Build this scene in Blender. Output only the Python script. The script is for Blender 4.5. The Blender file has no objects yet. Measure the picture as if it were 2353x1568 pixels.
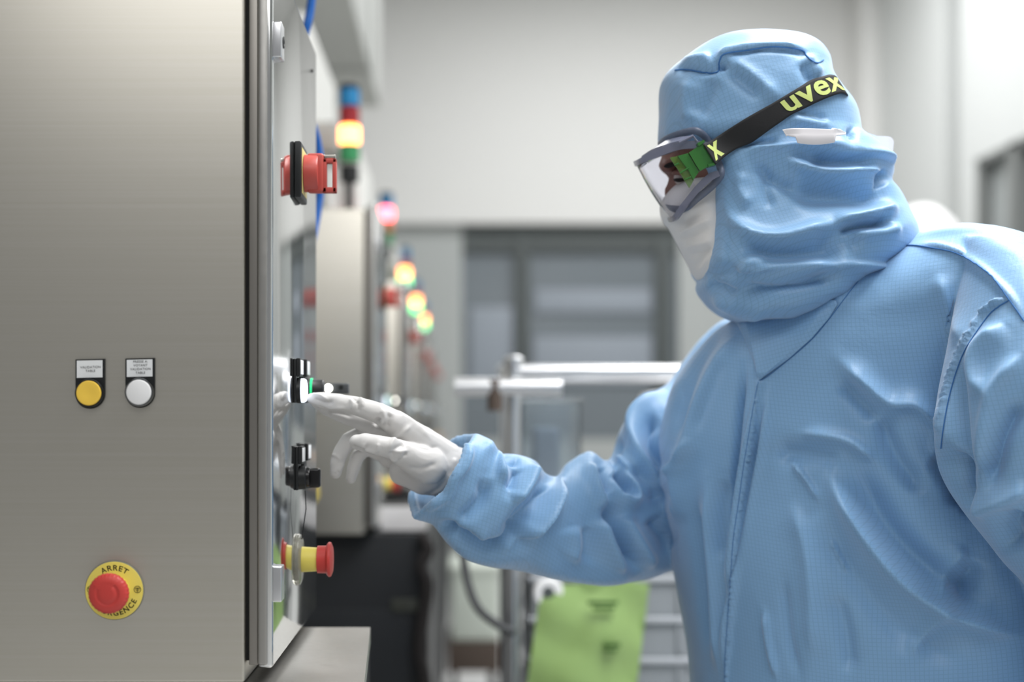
import bpy, bmesh, math, random
import numpy as np
from mathutils import Vector, Matrix, noise
from mathutils.bvhtree import BVHTree
PI = math.pi
rnd = random.Random(4)
S = bpy.context.scene
COL = S.collection

# ------------------------------------------------------------------ camera, light, exposure
FPX, VX, VY, CZ = 3268.0, 1060.0, 950.0, 1.30      # focal length in px, vanishing point, eye height
cd = bpy.data.cameras.new('camera'); cam = bpy.data.objects.new('camera', cd); COL.objects.link(cam)
cam.location = (0, 0, CZ); cam.rotation_euler = (PI/2, 0, 0)
cd.sensor_width = 36; cd.lens = 36*FPX/2353
cd.shift_x = (1176.5-VX)/2353; cd.shift_y = (VY-784)/2353
cd.clip_start = 0.05; cd.clip_end = 60
cd.dof.use_dof = True; cd.dof.focus_distance = 1.53; cd.dof.aperture_fstop = 2.3; cd.dof.aperture_blades = 0
S.camera = cam
S.view_settings.view_transform = 'Standard'; S.view_settings.look = 'None'
S.view_settings.gamma = 1; S.view_settings.use_curve_mapping = False
S.view_settings.exposure = 0.0
W = bpy.data.worlds.new('world'); S.world = W; W.use_nodes = True
W.node_tree.nodes['Background'].inputs[0].default_value = (0.97, 0.985, 1.0, 1)
W.node_tree.nodes['Background'].inputs[1].default_value = 0.29

def area(name, loc, sx, sy, power, rot=(0, 0, 0), col=(1, 1, 1)):
    l = bpy.data.lights.new(name, 'AREA'); l.shape = 'RECTANGLE'; l.size = sx; l.size_y = sy
    l.energy = power; l.color = col
    o = bpy.data.objects.new(name, l); COL.objects.link(o); o.location = loc; o.rotation_euler = rot
    return o
area('overhead_area_light', (1.0, 1.6, 3.2), 1.1, 1.5, 88)
area('overhead_area_light', (.2, -.9, 3.3), 2.2, 1.4, 39)  # fill lamp added behind the camera to brighten chest and cabinet front
area('overhead_area_light', (-1.2, 2.6, 3.3), 1.2, 2.0, 24)
area('overhead_area_light', (2.0, 5.6, 4.95), 2.4, 3.0, 135)
area('overhead_area_light', (1.4, 9.0, 4.95), 3.2, 2.0, 145)

# ------------------------------------------------------------------ helpers
def P(px, py, Y): return Vector(((px-VX)/FPX*Y, Y, CZ-(py-VY)/FPX*Y))
def lin(c):
    return tuple((v/12.92 if v <= .04045 else ((v+.055)/1.055)**2.4) for v in [k/255 for k in c])
MATS = {}
def mat(name, rgb, rough=.5, metal=0, emis=None, es=0, alpha=1, trans=0, ior=1.45, spec=.5, sheen=0, coat=0):
    if name in MATS: return MATS[name]
    m = bpy.data.materials.new(name); m.use_nodes = True
    b = m.node_tree.nodes['Principled BSDF']; i = b.inputs
    i['Base Color'].default_value = (*lin(rgb), 1); i['Roughness'].default_value = rough
    i['Metallic'].default_value = metal; i['Alpha'].default_value = alpha
    i['Transmission Weight'].default_value = trans; i['IOR'].default_value = ior
    i['Specular IOR Level'].default_value = spec; i['Sheen Weight'].default_value = sheen
    i['Coat Weight'].default_value = coat
    if emis: i['Emission Color'].default_value = (*lin(emis), 1); i['Emission Strength'].default_value = es
    MATS[name] = m; return m
def nodes(m): return m.node_tree.nodes, m.node_tree.links, m.node_tree.nodes['Principled BSDF']
def add_noise_bump(m, scale, strength, dist=.001, stretch=(1, 1, 1), rough_var=None, col_var=None):
    n, l, b = nodes(m)
    tc = n.new('ShaderNodeTexCoord'); mp = n.new('ShaderNodeMapping'); mp.inputs['Scale'].default_value = stretch
    nz = n.new('ShaderNodeTexNoise'); nz.inputs['Scale'].default_value = scale; nz.inputs['Detail'].default_value = 5
    l.new(tc.outputs['Object'], mp.inputs[0]); l.new(mp.outputs[0], nz.inputs['Vector'])
    if strength:
        bp = n.new('ShaderNodeBump'); bp.inputs['Strength'].default_value = strength; bp.inputs['Distance'].default_value = dist
        l.new(nz.outputs['Fac'], bp.inputs['Height']); l.new(bp.outputs[0], b.inputs['Normal'])
    if rough_var:
        r = n.new('ShaderNodeMapRange'); r.inputs[3].default_value, r.inputs[4].default_value = rough_var
        l.new(nz.outputs['Fac'], r.inputs[0]); l.new(r.outputs[0], b.inputs['Roughness'])
    if col_var:
        r = n.new('ShaderNodeValToRGB'); r.color_ramp.elements[0].position = .3; r.color_ramp.elements[1].position = .7
        r.color_ramp.elements[0].color = (*lin(col_var[0]), 1); r.color_ramp.elements[1].color = (*lin(col_var[1]), 1)
        l.new(nz.outputs['Fac'], r.inputs[0]); l.new(r.outputs[0], b.inputs['Base Color'])
    return m

M_wall = mat('wall_paint', (226, 226, 224), .55)
M_wallR = mat('right_wall_panel', (214, 217, 216), .4)
M_wallG = mat('grey_wall_panel', (178, 182, 181), .45)
M_ceil = mat('ceiling_paint', (222, 222, 220), .6)
M_floor = add_noise_bump(mat('vinyl_floor', (206, 206, 205), .3), 2.5, 0, rough_var=(.22, .4))
M_steel = add_noise_bump(mat('brushed_steel', (195, 191, 181), .38, 1), 30, .008, .0004, (.08, 1, 10), rough_var=(.38, .41), col_var=((193, 189, 178), (197, 193, 184)))
M_mirror = add_noise_bump(mat('polished_steel_door', (214, 215, 214), .09, 1), 7, .02, .0010, (1, 1, 1), rough_var=(.06, .13))
M_steel2 = add_noise_bump(mat('matt_steel_sheet', (168, 166, 162), .42, 1), 90, .2, .0004, (1, 1, 1), rough_var=(.36, .5))
M_chrome = mat('chrome', (222, 223, 225), .3, 1)
M_black = mat('black_plastic', (24, 26, 27), .42)
M_blackcab = mat('black_cabinet_paint', (28, 30, 33), .45)
M_gasket = mat('rubber_gasket', (20, 20, 20), .7)
M_red = mat('red_plastic', (206, 68, 62), .42)
M_redsw = mat('red_switch_plastic', (184, 78, 70), .38)
M_yel = mat('yellow_plastic', (255, 212, 84), .38)
M_yel2 = mat('yellow_disc', (242, 224, 108), .4)
M_wbut = mat('white_button', (246, 246, 246), .3)
M_label = mat('label_card', (240, 242, 243), .4)
M_ink = mat('ink', (40, 42, 44), .6)
M_inkb = mat('dark_ink', (30, 28, 16), .6)
M_clear = mat('clear_plastic', (232, 230, 215), .15, trans=.75, ior=1.3)
M_led = mat('lit_white_ring', (240, 245, 255), .3, emis=(225, 236, 255), es=1.3)
M_led2 = mat('small_white_led', (255, 255, 255), .3, emis=(255, 252, 240), es=9)
M_ledg = mat('green_led', (40, 190, 120), .3, emis=(30, 210, 130), es=1.0)
M_tblue = mat('blue_lens', (20, 132, 190), .25, coat=.3)
M_tred = mat('red_lens', (160, 30, 40), .25, coat=.3)
M_tamb = mat('amber_lens', (215, 120, 50), .25, coat=.3)
M_tgrn = mat('green_lens', (60, 150, 95), .25, coat=.3)
M_ambL = mat('lit_amber_lens', (255, 190, 110), .3, emis=(255, 158, 84), es=7)
M_redL = mat('lit_red_lens', (255, 90, 100), .3, emis=(255, 98, 112), es=7)
M_grnL = mat('lit_green_lens', (120, 240, 160), .3, emis=(92, 236, 136), es=5)
M_hoseb = mat('blue_hose', (14, 84, 160), .35)
M_crate = mat('grey_crate_plastic', (150, 155, 160), .5)
M_green = add_noise_bump(mat('green_film', (156, 186, 116), .4), 9, .5, .01)
M_pane = mat('window_glass', (120, 128, 134), .22, spec=.6)
M_paneR = mat('side_window_glass', (165, 170, 170), .2, spec=.6)
M_mull = mat('window_mullion', (82, 88, 88), .5)
M_acr = mat('acrylic', (225, 232, 236), .08, trans=.9, ior=1.2)
M_duct = mat('duct_sheet', (176, 178, 175), .5)
M_brown = mat('brown_board', (84, 72, 64), .6)
M_pale = mat('pale_green_box', (214, 222, 212), .5)
M_glove = mat('nitrile_glove', (200, 198, 196), .42, spec=.4)
add_noise_bump(M_glove, 130, .12, .0008)
M_mask = add_noise_bump(mat('mask_fibre', (226, 224, 222), .8), 60, .2, .001)
M_tie = mat('mask_tie', (246, 243, 246), .8)
M_strap = add_noise_bump(mat('elastic_strap', (34, 34, 36), .75), 600, .3, .0004)
M_lime = mat('lime_print', (205, 218, 130), .6)
M_gfr = mat('goggle_plastic', (128, 131, 152), .2, alpha=.72)
M_gseal = mat('goggle_seal', (104, 112, 132), .35, alpha=.68)
M_lens = mat('goggle_lens', (244, 244, 250), .03, trans=1, ior=1.06, spec=.9)
M_gclip = mat('green_clip_plastic', (62, 122, 60), .18, alpha=.86)
M_gclip2 = mat('thin_green_plastic', (100, 140, 62), .18, alpha=.5)
M_skin = mat('skin', (132, 92, 80), .5)
M_brow = mat('eyebrow_hair', (30, 22, 20), .8)
M_eye = mat('eyeball', (190, 180, 172), .15)
M_white = mat('white_coverall_cloth', (238, 238, 238), .7)
M_shoe = mat('overshoe', (225, 228, 230), .6)

def cloth(name, rgb):
    m = mat(name, rgb, .43, spec=.52, sheen=.35)
    n, l, b = nodes(m)
    at = n.new('ShaderNodeAttribute'); at.attribute_name = 'weave'; at.attribute_type = 'GEOMETRY'
    sx = n.new('ShaderNodeSeparateXYZ'); l.new(at.outputs['Vector'], sx.inputs[0])
    outs = []
    for k in (0, 1):
        a = n.new('ShaderNodeMath'); a.operation = 'MULTIPLY'; a.inputs[1].default_value = 1/.0045; l.new(sx.outputs[k], a.inputs[0])
        f = n.new('ShaderNodeMath'); f.operation = 'FRACT'; l.new(a.outputs[0], f.inputs[0])
        g = n.new('ShaderNodeMath'); g.operation = 'LESS_THAN'; g.inputs[1].default_value = .17; l.new(f.outputs[0], g.inputs[0])
        outs.append(g)
    mx = n.new('ShaderNodeMath'); mx.operation = 'MAXIMUM'; l.new(outs[0].outputs[0], mx.inputs[0]); l.new(outs[1].outputs[0], mx.inputs[1])
    sc = n.new('ShaderNodeMath'); sc.operation = 'MULTIPLY'; sc.inputs[1].default_value = .26; l.new(mx.outputs[0], sc.inputs[0])
    c = n.new('ShaderNodeMix'); c.data_type = 'RGBA'
    c.inputs[6].default_value = (*lin(rgb), 1); c.inputs[7].default_value = (*[v*.55 for v in lin(rgb)], 1)
    l.new(sc.outputs[0], c.inputs[0]); l.new(c.outputs[2], b.inputs['Base Color'])
    tc = n.new('ShaderNodeTexCoord')
    nz = n.new('ShaderNodeTexNoise'); nz.inputs['Scale'].default_value = 16; nz.inputs['Detail'].default_value = 6; nz.inputs['Roughness'].default_value = .62; nz.inputs['Distortion'].default_value = .6
    l.new(tc.outputs['Object'], nz.inputs['Vector'])
    bp = n.new('ShaderNodeBump'); bp.inputs['Strength'].default_value = .16; bp.inputs['Distance'].default_value = .010
    l.new(nz.outputs['Fac'], bp.inputs['Height']); l.new(bp.outputs[0], b.inputs['Normal'])
    return m
M_cloth = cloth('blue_cleanroom_cloth', (130, 173, 213))
M_seam = mat('seam_thread', (62, 116, 176), .7)

def mesh_from(name, V, F, smooth=True):
    me = bpy.data.meshes.new(name); me.from_pydata([tuple(v) for v in V], [], [tuple(f) for f in F]); me.update()
    if smooth: me.polygons.foreach_set('use_smooth', [True]*len(me.polygons))
    return me
def flat_auto(me, ang=35):
    bm = bmesh.new(); bm.from_mesh(me); bmesh.ops.recalc_face_normals(bm, faces=bm.faces)
    for f in bm.faces: f.smooth = True
    for e in bm.edges:
        if len(e.link_faces) == 2: e.smooth = e.calc_face_angle(0) < math.radians(ang)
    bm.to_mesh(me); bm.free(); return me
def link(name, me, m, parent=None):
    o = bpy.data.objects.new(name, me); COL.objects.link(o)
    if m and not me.materials: me.materials.append(m)
    if parent is not None:
        o.parent = parent
        w = parent['_w'] if '_w' in parent else (0, 0, 0)
        o.matrix_parent_inverse = Matrix.Translation(-Vector(w))
        o['_w'] = (0, 0, 0)
    return o
def thing(name, label, cat, loc=(0, 0, 0), group=None):
    o = bpy.data.objects.new(name, None); COL.objects.link(o); o.location = loc; o.empty_display_size = .05
    o['_w'] = tuple(loc); o['label'] = label; o['category'] = cat
    if group: o['group'] = group
    return o
def tag(o, label, cat, group=None):
    o['label'] = label; o['category'] = cat
    if group: o['group'] = group
    return o
def struct(o): o['kind'] = 'structure'; return o

class MB:                                     # collects shapes, then links them as one mesh object
    def __init__(s): s.V = []; s.F = []
    def add(s, V, F):
        k = len(s.V); s.V += [tuple(v) for v in V]; s.F += [tuple(i+k for i in f) for f in F]; return s
    def box(s, a, b, bev=0):
        bm = bmesh.new(); bmesh.ops.create_cube(bm, size=1)
        a = Vector(a); b = Vector(b)
        for v in bm.verts: v.co = Vector(((a[i]+b[i])/2 + v.co[i]*abs(b[i]-a[i]) for i in range(3)))
        if bev: bmesh.ops.bevel(bm, geom=bm.edges, offset=bev, segments=3, affect='EDGES', profile=.5)
        return s.bm(bm)
    def bm(s, bm):
        bm.verts.ensure_lookup_table(); bm.verts.index_update()
        s.add([v.co.copy() for v in bm.verts], [[v.index for v in f.verts] for f in bm.faces]); bm.free(); return s
    def lathe(s, o, ax, prof, n=40, up=(0, 0, 1)):   # prof: list of (distance along axis, radius)
        ax = Vector(ax).normalized(); u = ax.cross(Vector(up))
        if u.length < .01: u = ax.cross(Vector((1, 0, 0)))
        u.normalize(); w = ax.cross(u); o = Vector(o); V = []; F = []
        for (d, r) in prof:
            for k in range(n):
                a = 2*PI*k/n; V.append(o+ax*d+(u*math.cos(a)+w*math.sin(a))*max(r, 1e-5))
        for i in range(len(prof)-1):
            for k in range(n): F.append((i*n+k, i*n+(k+1) % n, (i+1)*n+(k+1) % n, (i+1)*n+k))
        F.append(tuple(range(n-1, -1, -1))); F.append(tuple((len(prof)-1)*n+k for k in range(n)))
        return s.add(V, F)
    def tube(s, pts, r, n=12, closed=False, flat=None):
        pts = [Vector(p) for p in pts]; V = []; F = []; N = len(pts)
        rr = r if hasattr(r, '__len__') else [r]*N
        nrm = None
        for i, p in enumerate(pts):
            a = pts[i-1] if (i > 0 or closed) else p; b = pts[(i+1) % N] if (i < N-1 or closed) else p
            t = (b-a).normalized()
            if nrm is None:
                nrm = t.cross(Vector((0, 0, 1)));
                if nrm.length < .05: nrm = t.cross(Vector((0, 1, 0)))
            nrm = (nrm-t*nrm.dot(t)).normalized(); bi = t.cross(nrm)
            for k in range(n):
                an = 2*PI*k/n; V.append(p+(nrm*math.cos(an)+bi*math.sin(an)*(flat or 1))*rr[i])
        for i in range(N if closed else N-1):
            j = (i+1) % N
            for k in range(n): F.append((i*n+k, i*n+(k+1) % n, j*n+(k+1) % n, j*n+k))
        if not closed: F.append(tuple(range(n-1, -1, -1))); F.append(tuple((N-1)*n+k for k in range(n)))
        return s.add(V, F)
    def prism(s, poly, d):                     # poly: list of 3D points, extruded by vector d
        n = len(poly); d = Vector(d); V = [Vector(p) for p in poly]+[Vector(p)+d for p in poly]
        F = [tuple(range(n)), tuple(range(2*n-1, n-1, -1))]+[(k, (k+1) % n, n+(k+1) % n, n+k) for k in range(n)]
        return s.add(V, F)
    def build(s, name, m, parent=None, auto=35):
        me = mesh_from(name, s.V, s.F)
        if auto: flat_auto(me, auto)
        return link(name, me, m, parent)
def cr(pts, n):                                # Catmull-Rom resampling of a list of tuples
    A = np.array(pts, float); N = len(A)
    if N == 2: t = np.linspace(0, 1, n)[:, None]; return A[0]*(1-t)+A[1]*t
    t = np.linspace(0, N-1, n); out = []
    for x in t:
        i = min(int(x), N-2); f = x-i
        p0 = A[max(i-1, 0)]; p1 = A[i]; p2 = A[i+1]; p3 = A[min(i+2, N-1)]
        out.append(.5*((2*p1)+(-p0+p2)*f+(2*p0-5*p1+4*p2-p3)*f*f+(-p0+3*p1-3*p2+p3)*f**3))
    return np.array(out)
def curve3(pts, n=24):                         # list of (px, py, Y) -> smooth world points
    return [Vector(p) for p in cr([tuple(P(*q)) for q in pts], n)]
def text_mesh(body, size, bold=0.0, align='CENTER', spacing=1.0):
    c = bpy.data.curves.new('t', 'FONT'); c.body = body; c.size = size; c.align_x = align; c.offset = bold
    c.space_line = 1.13; c.space_character = spacing; c.resolution_u = 4
    o = bpy.data.objects.new('t', c); COL.objects.link(o)
    dg = bpy.context.evaluated_depsgraph_get(); dg.update()
    me = o.evaluated_get(dg).to_mesh()
    V = [v.co.copy() for v in me.vertices]; F = [list(p.vertices) for p in me.polygons]
    o.evaluated_get(dg).to_mesh_clear(); bpy.data.objects.remove(o); bpy.data.curves.remove(c)
    return V, F
def text_obj(name, V, F, fn, m, parent):
    me = mesh_from(name, [fn(v) for v in V], F, False)
    return link(name, me, m, parent)

def copy_tree(o, parent=None):
    c = o.copy(); COL.objects.link(c)
    if parent is not None:
        inv = o.matrix_parent_inverse.copy(); c.parent = parent; c.matrix_parent_inverse = inv
    for ch in list(o.children): copy_tree(ch, c)
    return c

# ------------------------------------------------------------------ the room
FW, RX = 12.0, 3.4                             # far wall distance, right wall x
HB = 2.89                                      # underside of the white upper wall band
struct(MB().box((-4, -3, -.1), (RX, FW+.3, 0)).build('floor', M_floor))
struct(MB().box((-4, -3, 5.0), (RX, FW+.3, 5.1)).build('ceiling', M_ceil))
# far wall: projecting white bulkhead above, grey panels below with glazing
struct(MB().box((-4, FW-.12, HB), (RX, FW+.3, 5.0)).build('wall_far_upper', M_wall))
def fx(px): return (px-VX)/FPX*FW
def fz(py): return CZ-(py-VY)/FPX*FW
struct(MB().box((-4, FW, 0), (fx(1062), FW+.2, HB)).box((fx(1062), FW, 0), (fx(1560), FW+.2, fz(1010))).box((fx(1560), FW, 0), (RX, FW+.2, HB)).build('wall_far_lower', M_wallG))
struct(MB().box((-4.1, -3, 0), (-4, FW+.3, 5)).build('wall_left', M_wall))
w = struct(MB().box((fx(1062), FW+.06, fz(1010)), (fx(1560), FW+.09, HB)).build('window_1', M_pane))
MB().box((fx(1185), FW-.02, fz(1010)), (fx(1216), FW+.06, HB)).box((fx(1508), FW-.02, fz(1010)), (fx(1540), FW+.06, HB)).box((fx(1062), FW, HB-.22), (fx(1560), FW+.05, HB)).build('window_frame', M_mull, w)
MB().box((fx(1230), FW+.03, 2.15), (fx(1500), FW+.06, 2.35), .01).box((fx(1225), FW+.03, 1.55), (fx(1500), FW+.06, 1.95), .01).box((fx(1080), FW+.03, 1.5), (fx(1180), FW+.06, 2.2), .01).build('blind_panel', mat('blind_grey', (150, 158, 168), .5), w)
# right wall with a dark recess and a window
def ry(px): return RX*FPX/(px-VX)
struct(MB().box((RX, ry(2172), 0), (RX+.2, FW+.3, 5)).box((RX, ry(2246), 0), (RX+.2, ry(2206), 5)).box((RX, 4.5, 0), (RX+.2, ry(2246), 1.0)).box((RX, 4.5, 2.97), (RX+.2, ry(2246), 5)).box((RX, -3, 0), (RX+.2, 4.5, 5)).build('wall_right', M_wallR))
struct(MB().box((RX+.16, ry(2206), 0), (RX+.22, ry(2172), 5)).build('trim_1', mat('recess_grey', (120, 122, 120), .6)))
struct(MB().box((RX-.16, FW-.5, 0), (RX, FW-.12, 5), .01).build('trim_2', M_wall))
w = struct(MB().box((RX+.07, 4.5, 1.0), (RX+.1, ry(2246), 2.97)).build('window_2', M_paneR))
MB().box((RX-.01, ry(2256), 1.0), (RX+.07, ry(2246), 2.97)).box((RX-.01, 4.5, 2.93), (RX+.07, ry(2246), 2.97)).box((RX-.01, ry(2340), 1.0), (RX+.07, ry(2320), 2.97)).build('window_frame', mat('side_frame_grey', (125, 128, 127), .5), w)
tag(MB().box((RX-.5, 9.3, 4.78), (RX, 9.75, 4.9)).build('cable_tray', M_mull), 'dark grey tray high on the right wall at the top edge', 'cable tray')

# ------------------------------------------------------------------ control cabinets, one per machine
FY = 1.43                                      # camera-facing side of the nearest cabinet
DX = -.1895                                    # plane of the mirror-like door
def fp(px, py, d=0): return Vector(((px-VX)/FPX*FY, FY-d, CZ-(py-VY)/FPX*FY))
K = FPX/FY
def ctrl(name, m, mb, root): return mb.build(name, m, root)
def plate_poly(cx, w, ztop, zc):               # name plate: square top, round bottom
    r = w/2; pts = [(cx-r, ztop), (cx+r, ztop)]
    pts += [(cx+r*math.cos(a), zc+r*math.sin(a)) for a in np.linspace(0, -PI, 24)]
    return pts
def push_button(root, px, y0, y1, bx, by, m, text, tsize, ty, ring, tilt):
    cx = (px-VX)/K; zt = CZ-(y0-VY)/K; zc = CZ-(by-VY)/K; r = .0147
    def T(x, z): return (x+(z-zc)*0, z+(x-cx)*tilt)
    poly = [Vector((T(x, z)[0], FY-.0004, T(x, z)[1])) for x, z in plate_poly(cx, 2*r, zt, zc-.001)]
    base = MB().prism(poly, (0, -.003, 0)).build('push_button', M_black, root)
    zl0 = zt-.0013; zl1 = zt-.0185
    q = [(cx-r+.0015, zl0), (cx+r-.0022, zl0), (cx+r-.0022, zl1), (cx-r+.0015, zl1)]
    MB().prism([Vector((T(x, z)[0], FY-.0034, T(x, z)[1])) for x, z in q], (0, -.0006, 0)).build('name_card', M_label, base)
    V, F = text_mesh(text, tsize, tsize*.006, spacing=1.08)
    text_obj('lettering', V, F, lambda v: Vector((cx+.0006+v.x, FY-.0042, ty(zt)+v.y+v.x*tilt)), M_ink, base)
    c = Vector((cx, FY-.003, zc))
    MB().lathe(c, (0, -1, 0), [(0, .0143), (.004, .0143), (.005, .0136), (.005, .0126), (.002, .0124)] if not ring else [(0, .0145), (.0045, .0145), (.006, .0138), (.0062, .0126), (.002, .0124)], 48).build('bezel', M_black if not ring else mat('dark_chrome_bezel', (120, 122, 124), .2, 1), base)
    MB().lathe(c, (0, -1, 0), [(0, .0123), (.0062, .0124), (.0071, .0119), (.0073, .0108), (.0066, .0060), (.0064, 0)] if not ring else [(0, .0125), (.0066, .0126), (.0078, .0118), (.0085, .009), (.0088, 0)], 48).build('button_cap', m, base)
    return base

def build_cabinet(label, group):
    root = thing('control_cabinet', label, 'cabinet', (-.58, FY+.23, 1.028), group)
    MB().box((-1.0, FY, 1.028), (-.2175, FY+.46, 1.76), .004).build('housing', M_steel, root)
    MB().box((-.2175, FY+.008, 1.05), (-.2138, FY+.43, 1.755)).build('door_gasket', M_gasket, root)
    MB().box((-.2140, FY+.003, 1.046), (-.2048, FY+.43, 1.765), .0012).build('door_jamb', mat('shaded_jamb_steel', (150, 146, 140), .4, 1), root)  # steel colour darkened to stand for the shade in this recessed strip
    # door: folded tray with rounded edges
    d = MB().box((-.2047, FY+.0, 1.043), (DX, FY+.43, 1.772), .0042).build('door', M_mirror, root, 60)
    MB().box((-.2047, FY-.002, 1.046), (-.1945, FY+.012, 1.769), .003).build('door_edge_fold', M_steel2, d, 60)
    for zz in (1.677, 1.1276):
        h = MB().box((DX-.001, FY+.002, zz-.018), (DX+.0085, FY+.026, zz+.018), .0015).build('latch', M_chrome, d)
    MB().lathe((DX+.0085, FY+.016, 1.677), (1, 0, 0), [(0, .006), (.001, .006), (.001, .003), (.0002, .002)], 20).build('latch_key', M_black, d)
    MB().lathe((DX-.001, FY+.385, 1.737), (1, 0, 0), [(0, .0022), (.0014, .0022), (.0014, 0)], 16).build('door_screw', M_black, d)
    YC = 1.643-1.43+FY
    # red rotary main switch, padlockable
    z = 1.577
    s = MB().box((DX, YC-.032, z-.032), (DX+.008, YC+.032, z+.032), .002).build('main_switch', M_black, root)
    MB().box((DX+.0079, YC-.024, z-.026), (DX+.0084, YC+.024, z+.026), .0002).build('yellow_plate', mat('faded_yellow', (206, 190, 120), .5), s)
    MB().lathe((DX+.009, YC, z), (1, 0, 0), [(0, .0215), (.014, .0212), (.016, .020), (.016, 0)], 40).build('switch_collar', M_redsw, s)
    hm = MB()
    pts = [(.012, -.0225), (.012, .0225), (.027, .0225), (.030, .0215), (.031, .017), (.041, .0165), (.0455, .016), (.0455, -.0225)]
    out = [Vector((DX+a, YC-.0075, z+b)) for a, b in pts]
    # slotted padlock tongue: solid grip then frame around the slot
    hm.box((DX+.012, YC-.008, z-.0225), (DX+.031, YC+.008, z+.0225), .003)
    hm.box((DX+.029, YC-.006, z+.0115), (DX+.0455, YC+.006, z+.0165), .001).box((DX+.029, YC-.006, z-.0225), (DX+.0455, YC+.006, z-.0165), .001)
    hm.box((DX+.029, YC-.006, z-.0225), (DX+.0345, YC+.006, z+.0165), .001).box((DX+.041, YC-.006, z-.0225), (DX+.0455, YC+.006, z+.0165), .001)
    hm.build('switch_handle', M_redsw, s)
    MB().box((DX+.031, YC-.004, z+.017), (DX+.0445, YC+.004, z+.0215), .001).build('padlock_bar', mat('bare_metal', (200, 196, 188), .3, 1), s)
    # three buttons in the upper row, seen edge-on
    def holder(y, z, n, dz=.0):
        m = MB()
        m.box((DX, y-.015, z-.014), (DX+.003, y+.015, z+.036), .001)
        m.box((DX+.003, y-.0148, z+.016), (DX+.0075, y+.0148, z+.0365), .0008)
        return m
    def rowbtn(y, z, kind):
        b = holder(y, z, 0).build('push_button', M_black, root)
        MB().box((DX+.0076, y-.0125, z+.0185), (DX+.0084, y+.0125, z+.0345), .0002).build('name_card', M_label, b)
        if kind == 'lit':
            MB().lathe((DX+.003, y, z), (1, 0, 0), [(0, .0145), (.004, .0145), (.0045, .0138), (.0045, 0)], 40).build('bezel', M_black, b)
            MB().lathe((DX+.0074, y, z), (1, 0, 0), [(0, .0138), (.003, .0138), (.0055, .0125), (.0066, .008), (.0067, 0)], 40).build('lit_cap', M_led, b)
        elif kind == 'selector':
            MB().lathe((DX+.003, y, z), (1, 0, 0), [(0, .0138), (.0075, .0134), (.0085, .0125), (.0085, 0)], 40).build('bezel', M_black, b)
            m = MB().box((DX+.0116, y-.0065, z-.0115), (DX+.0275, y+.0065, z+.0110), .003)
            m.lathe((DX+.0114, y, z), (1, 0, 0), [(0, .0122), (.003, .0122), (.004, .0118), (.004, 0)], 32)
            m.build('selector_knob', mat('glossy_black', (14, 14, 15), .25), b)
        elif kind == 'dark':
            MB().lathe((DX+.003, y, z), (1, 0, 0), [(0, .0145), (.008, .0145), (.009, .0138), (.022, .0128), (.0235, .0115), (.0235, 0)], 40).build('bezel', M_black, b)
            MB().lathe((DX+.0108, y, z), (1, 0, 0), [(0, .0148), (.0025, .0148), (.0025, 0)], 32).build('green_ring', M_ledg, b)
        return b
    rowbtn(YC-.023, 1.3258, 'lit')
    rowbtn(YC+.047, 1.3270, 'dark')
    k = MB().box((DX, YC+.146, 1.323), (DX+.016, YC+.166, 1.3375), .002).box((DX+.016, YC+.148, 1.3245), (DX+.0475, YC+.164, 1.338), .002).build('key_switch', mat('dark_grey_plastic', (70, 72, 74), .4), root)
    MB().lathe((DX+.022, YC+.1475, 1.3315), (0, -1, 0), [(0, .005), (.003, .0048), (.0042, .003), (.0044, 0)], 24).build('status_light', M_led2, k)
    MB().lathe((DX+.038, YC+.1478, 1.3325), (0, -1, 0), [(0, .0028), (.0006, .0028), (.0006, 0)], 16).build('key_hole', M_black, k)
    rowbtn(YC-.005, 1.2258, 'selector')
    rowbtn(YC+.060, 1.2275, 'flat')
    # side emergency stop
    z = 1.131; y = YC
    e = MB().lathe((DX, y, z), (1, 0, 0), [(0, .030), (.0015, .0302), (.004, .029), (.006, .024), (.006, .016), (.006, 0)], 48).build('emergency_stop', M_clear, root)
    MB().lathe((DX+.0045, y, z), (1, 0, 0), [(0, .0148), (.018, .0138), (.019, .0136), (.019, 0)], 40).build('stop_collar', M_yel2, e)
    MB().lathe((DX+.0235, y, z), (1, 0, 0), [(0, .0158), (.010, .0160), (.0112, .0185), (.013, .0202), (.0155, .0198), (.0175, .015), (.018, 0)], 48).build('mushroom_head', M_red, e)
    # controls on the camera-facing side
    push_button(root, 209, 826, 937, 207, 904, M_yel, 'VALIDATION\nTABLE', .0033, lambda zt: zt-.0092, False, .022)
    push_button(root, 323.5, 824, 935, 322, 902, M_wbut, 'PRESSE A:\nVOYANT\nVALIDATION\nTABLE', .0033, lambda zt: zt-.0045, True, .022)
    c = fp(264, 1357)
    e = MB().lathe(c, (0, -1, 0), [(0, .0298), (.0016, .0298), (.0024, .0292), (.0024, 0)], 64).build('emergency_stop', M_clear, root)
    MB().lathe(c+Vector((0, -.0024, 0)), (0, -1, 0), [(0, .0290), (.0008, .0289), (.0010, .028), (.0010, 0)], 64).build('yellow_disc', M_yel2, e)
    for txt, r, a0, flip in (('ARRET', .0204, 1.0, 1), ("D'URGENCE", .0251, -.72, -1)):
        V, F = text_mesh(txt, .0076, .00012, spacing=1.18)
        def fn(v, r=r, flip=flip):
            rr = r+flip*v.y; a = (PI/2-.02-v.x/(r*1.0)) if flip == 1 else (-PI/2+.12+v.x/(.0225))
            return c+Vector((rr*math.cos(a), -.0036, rr*math.sin(a)))
        text_obj('lettering', V, F, fn, M_inkb, e)
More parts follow.
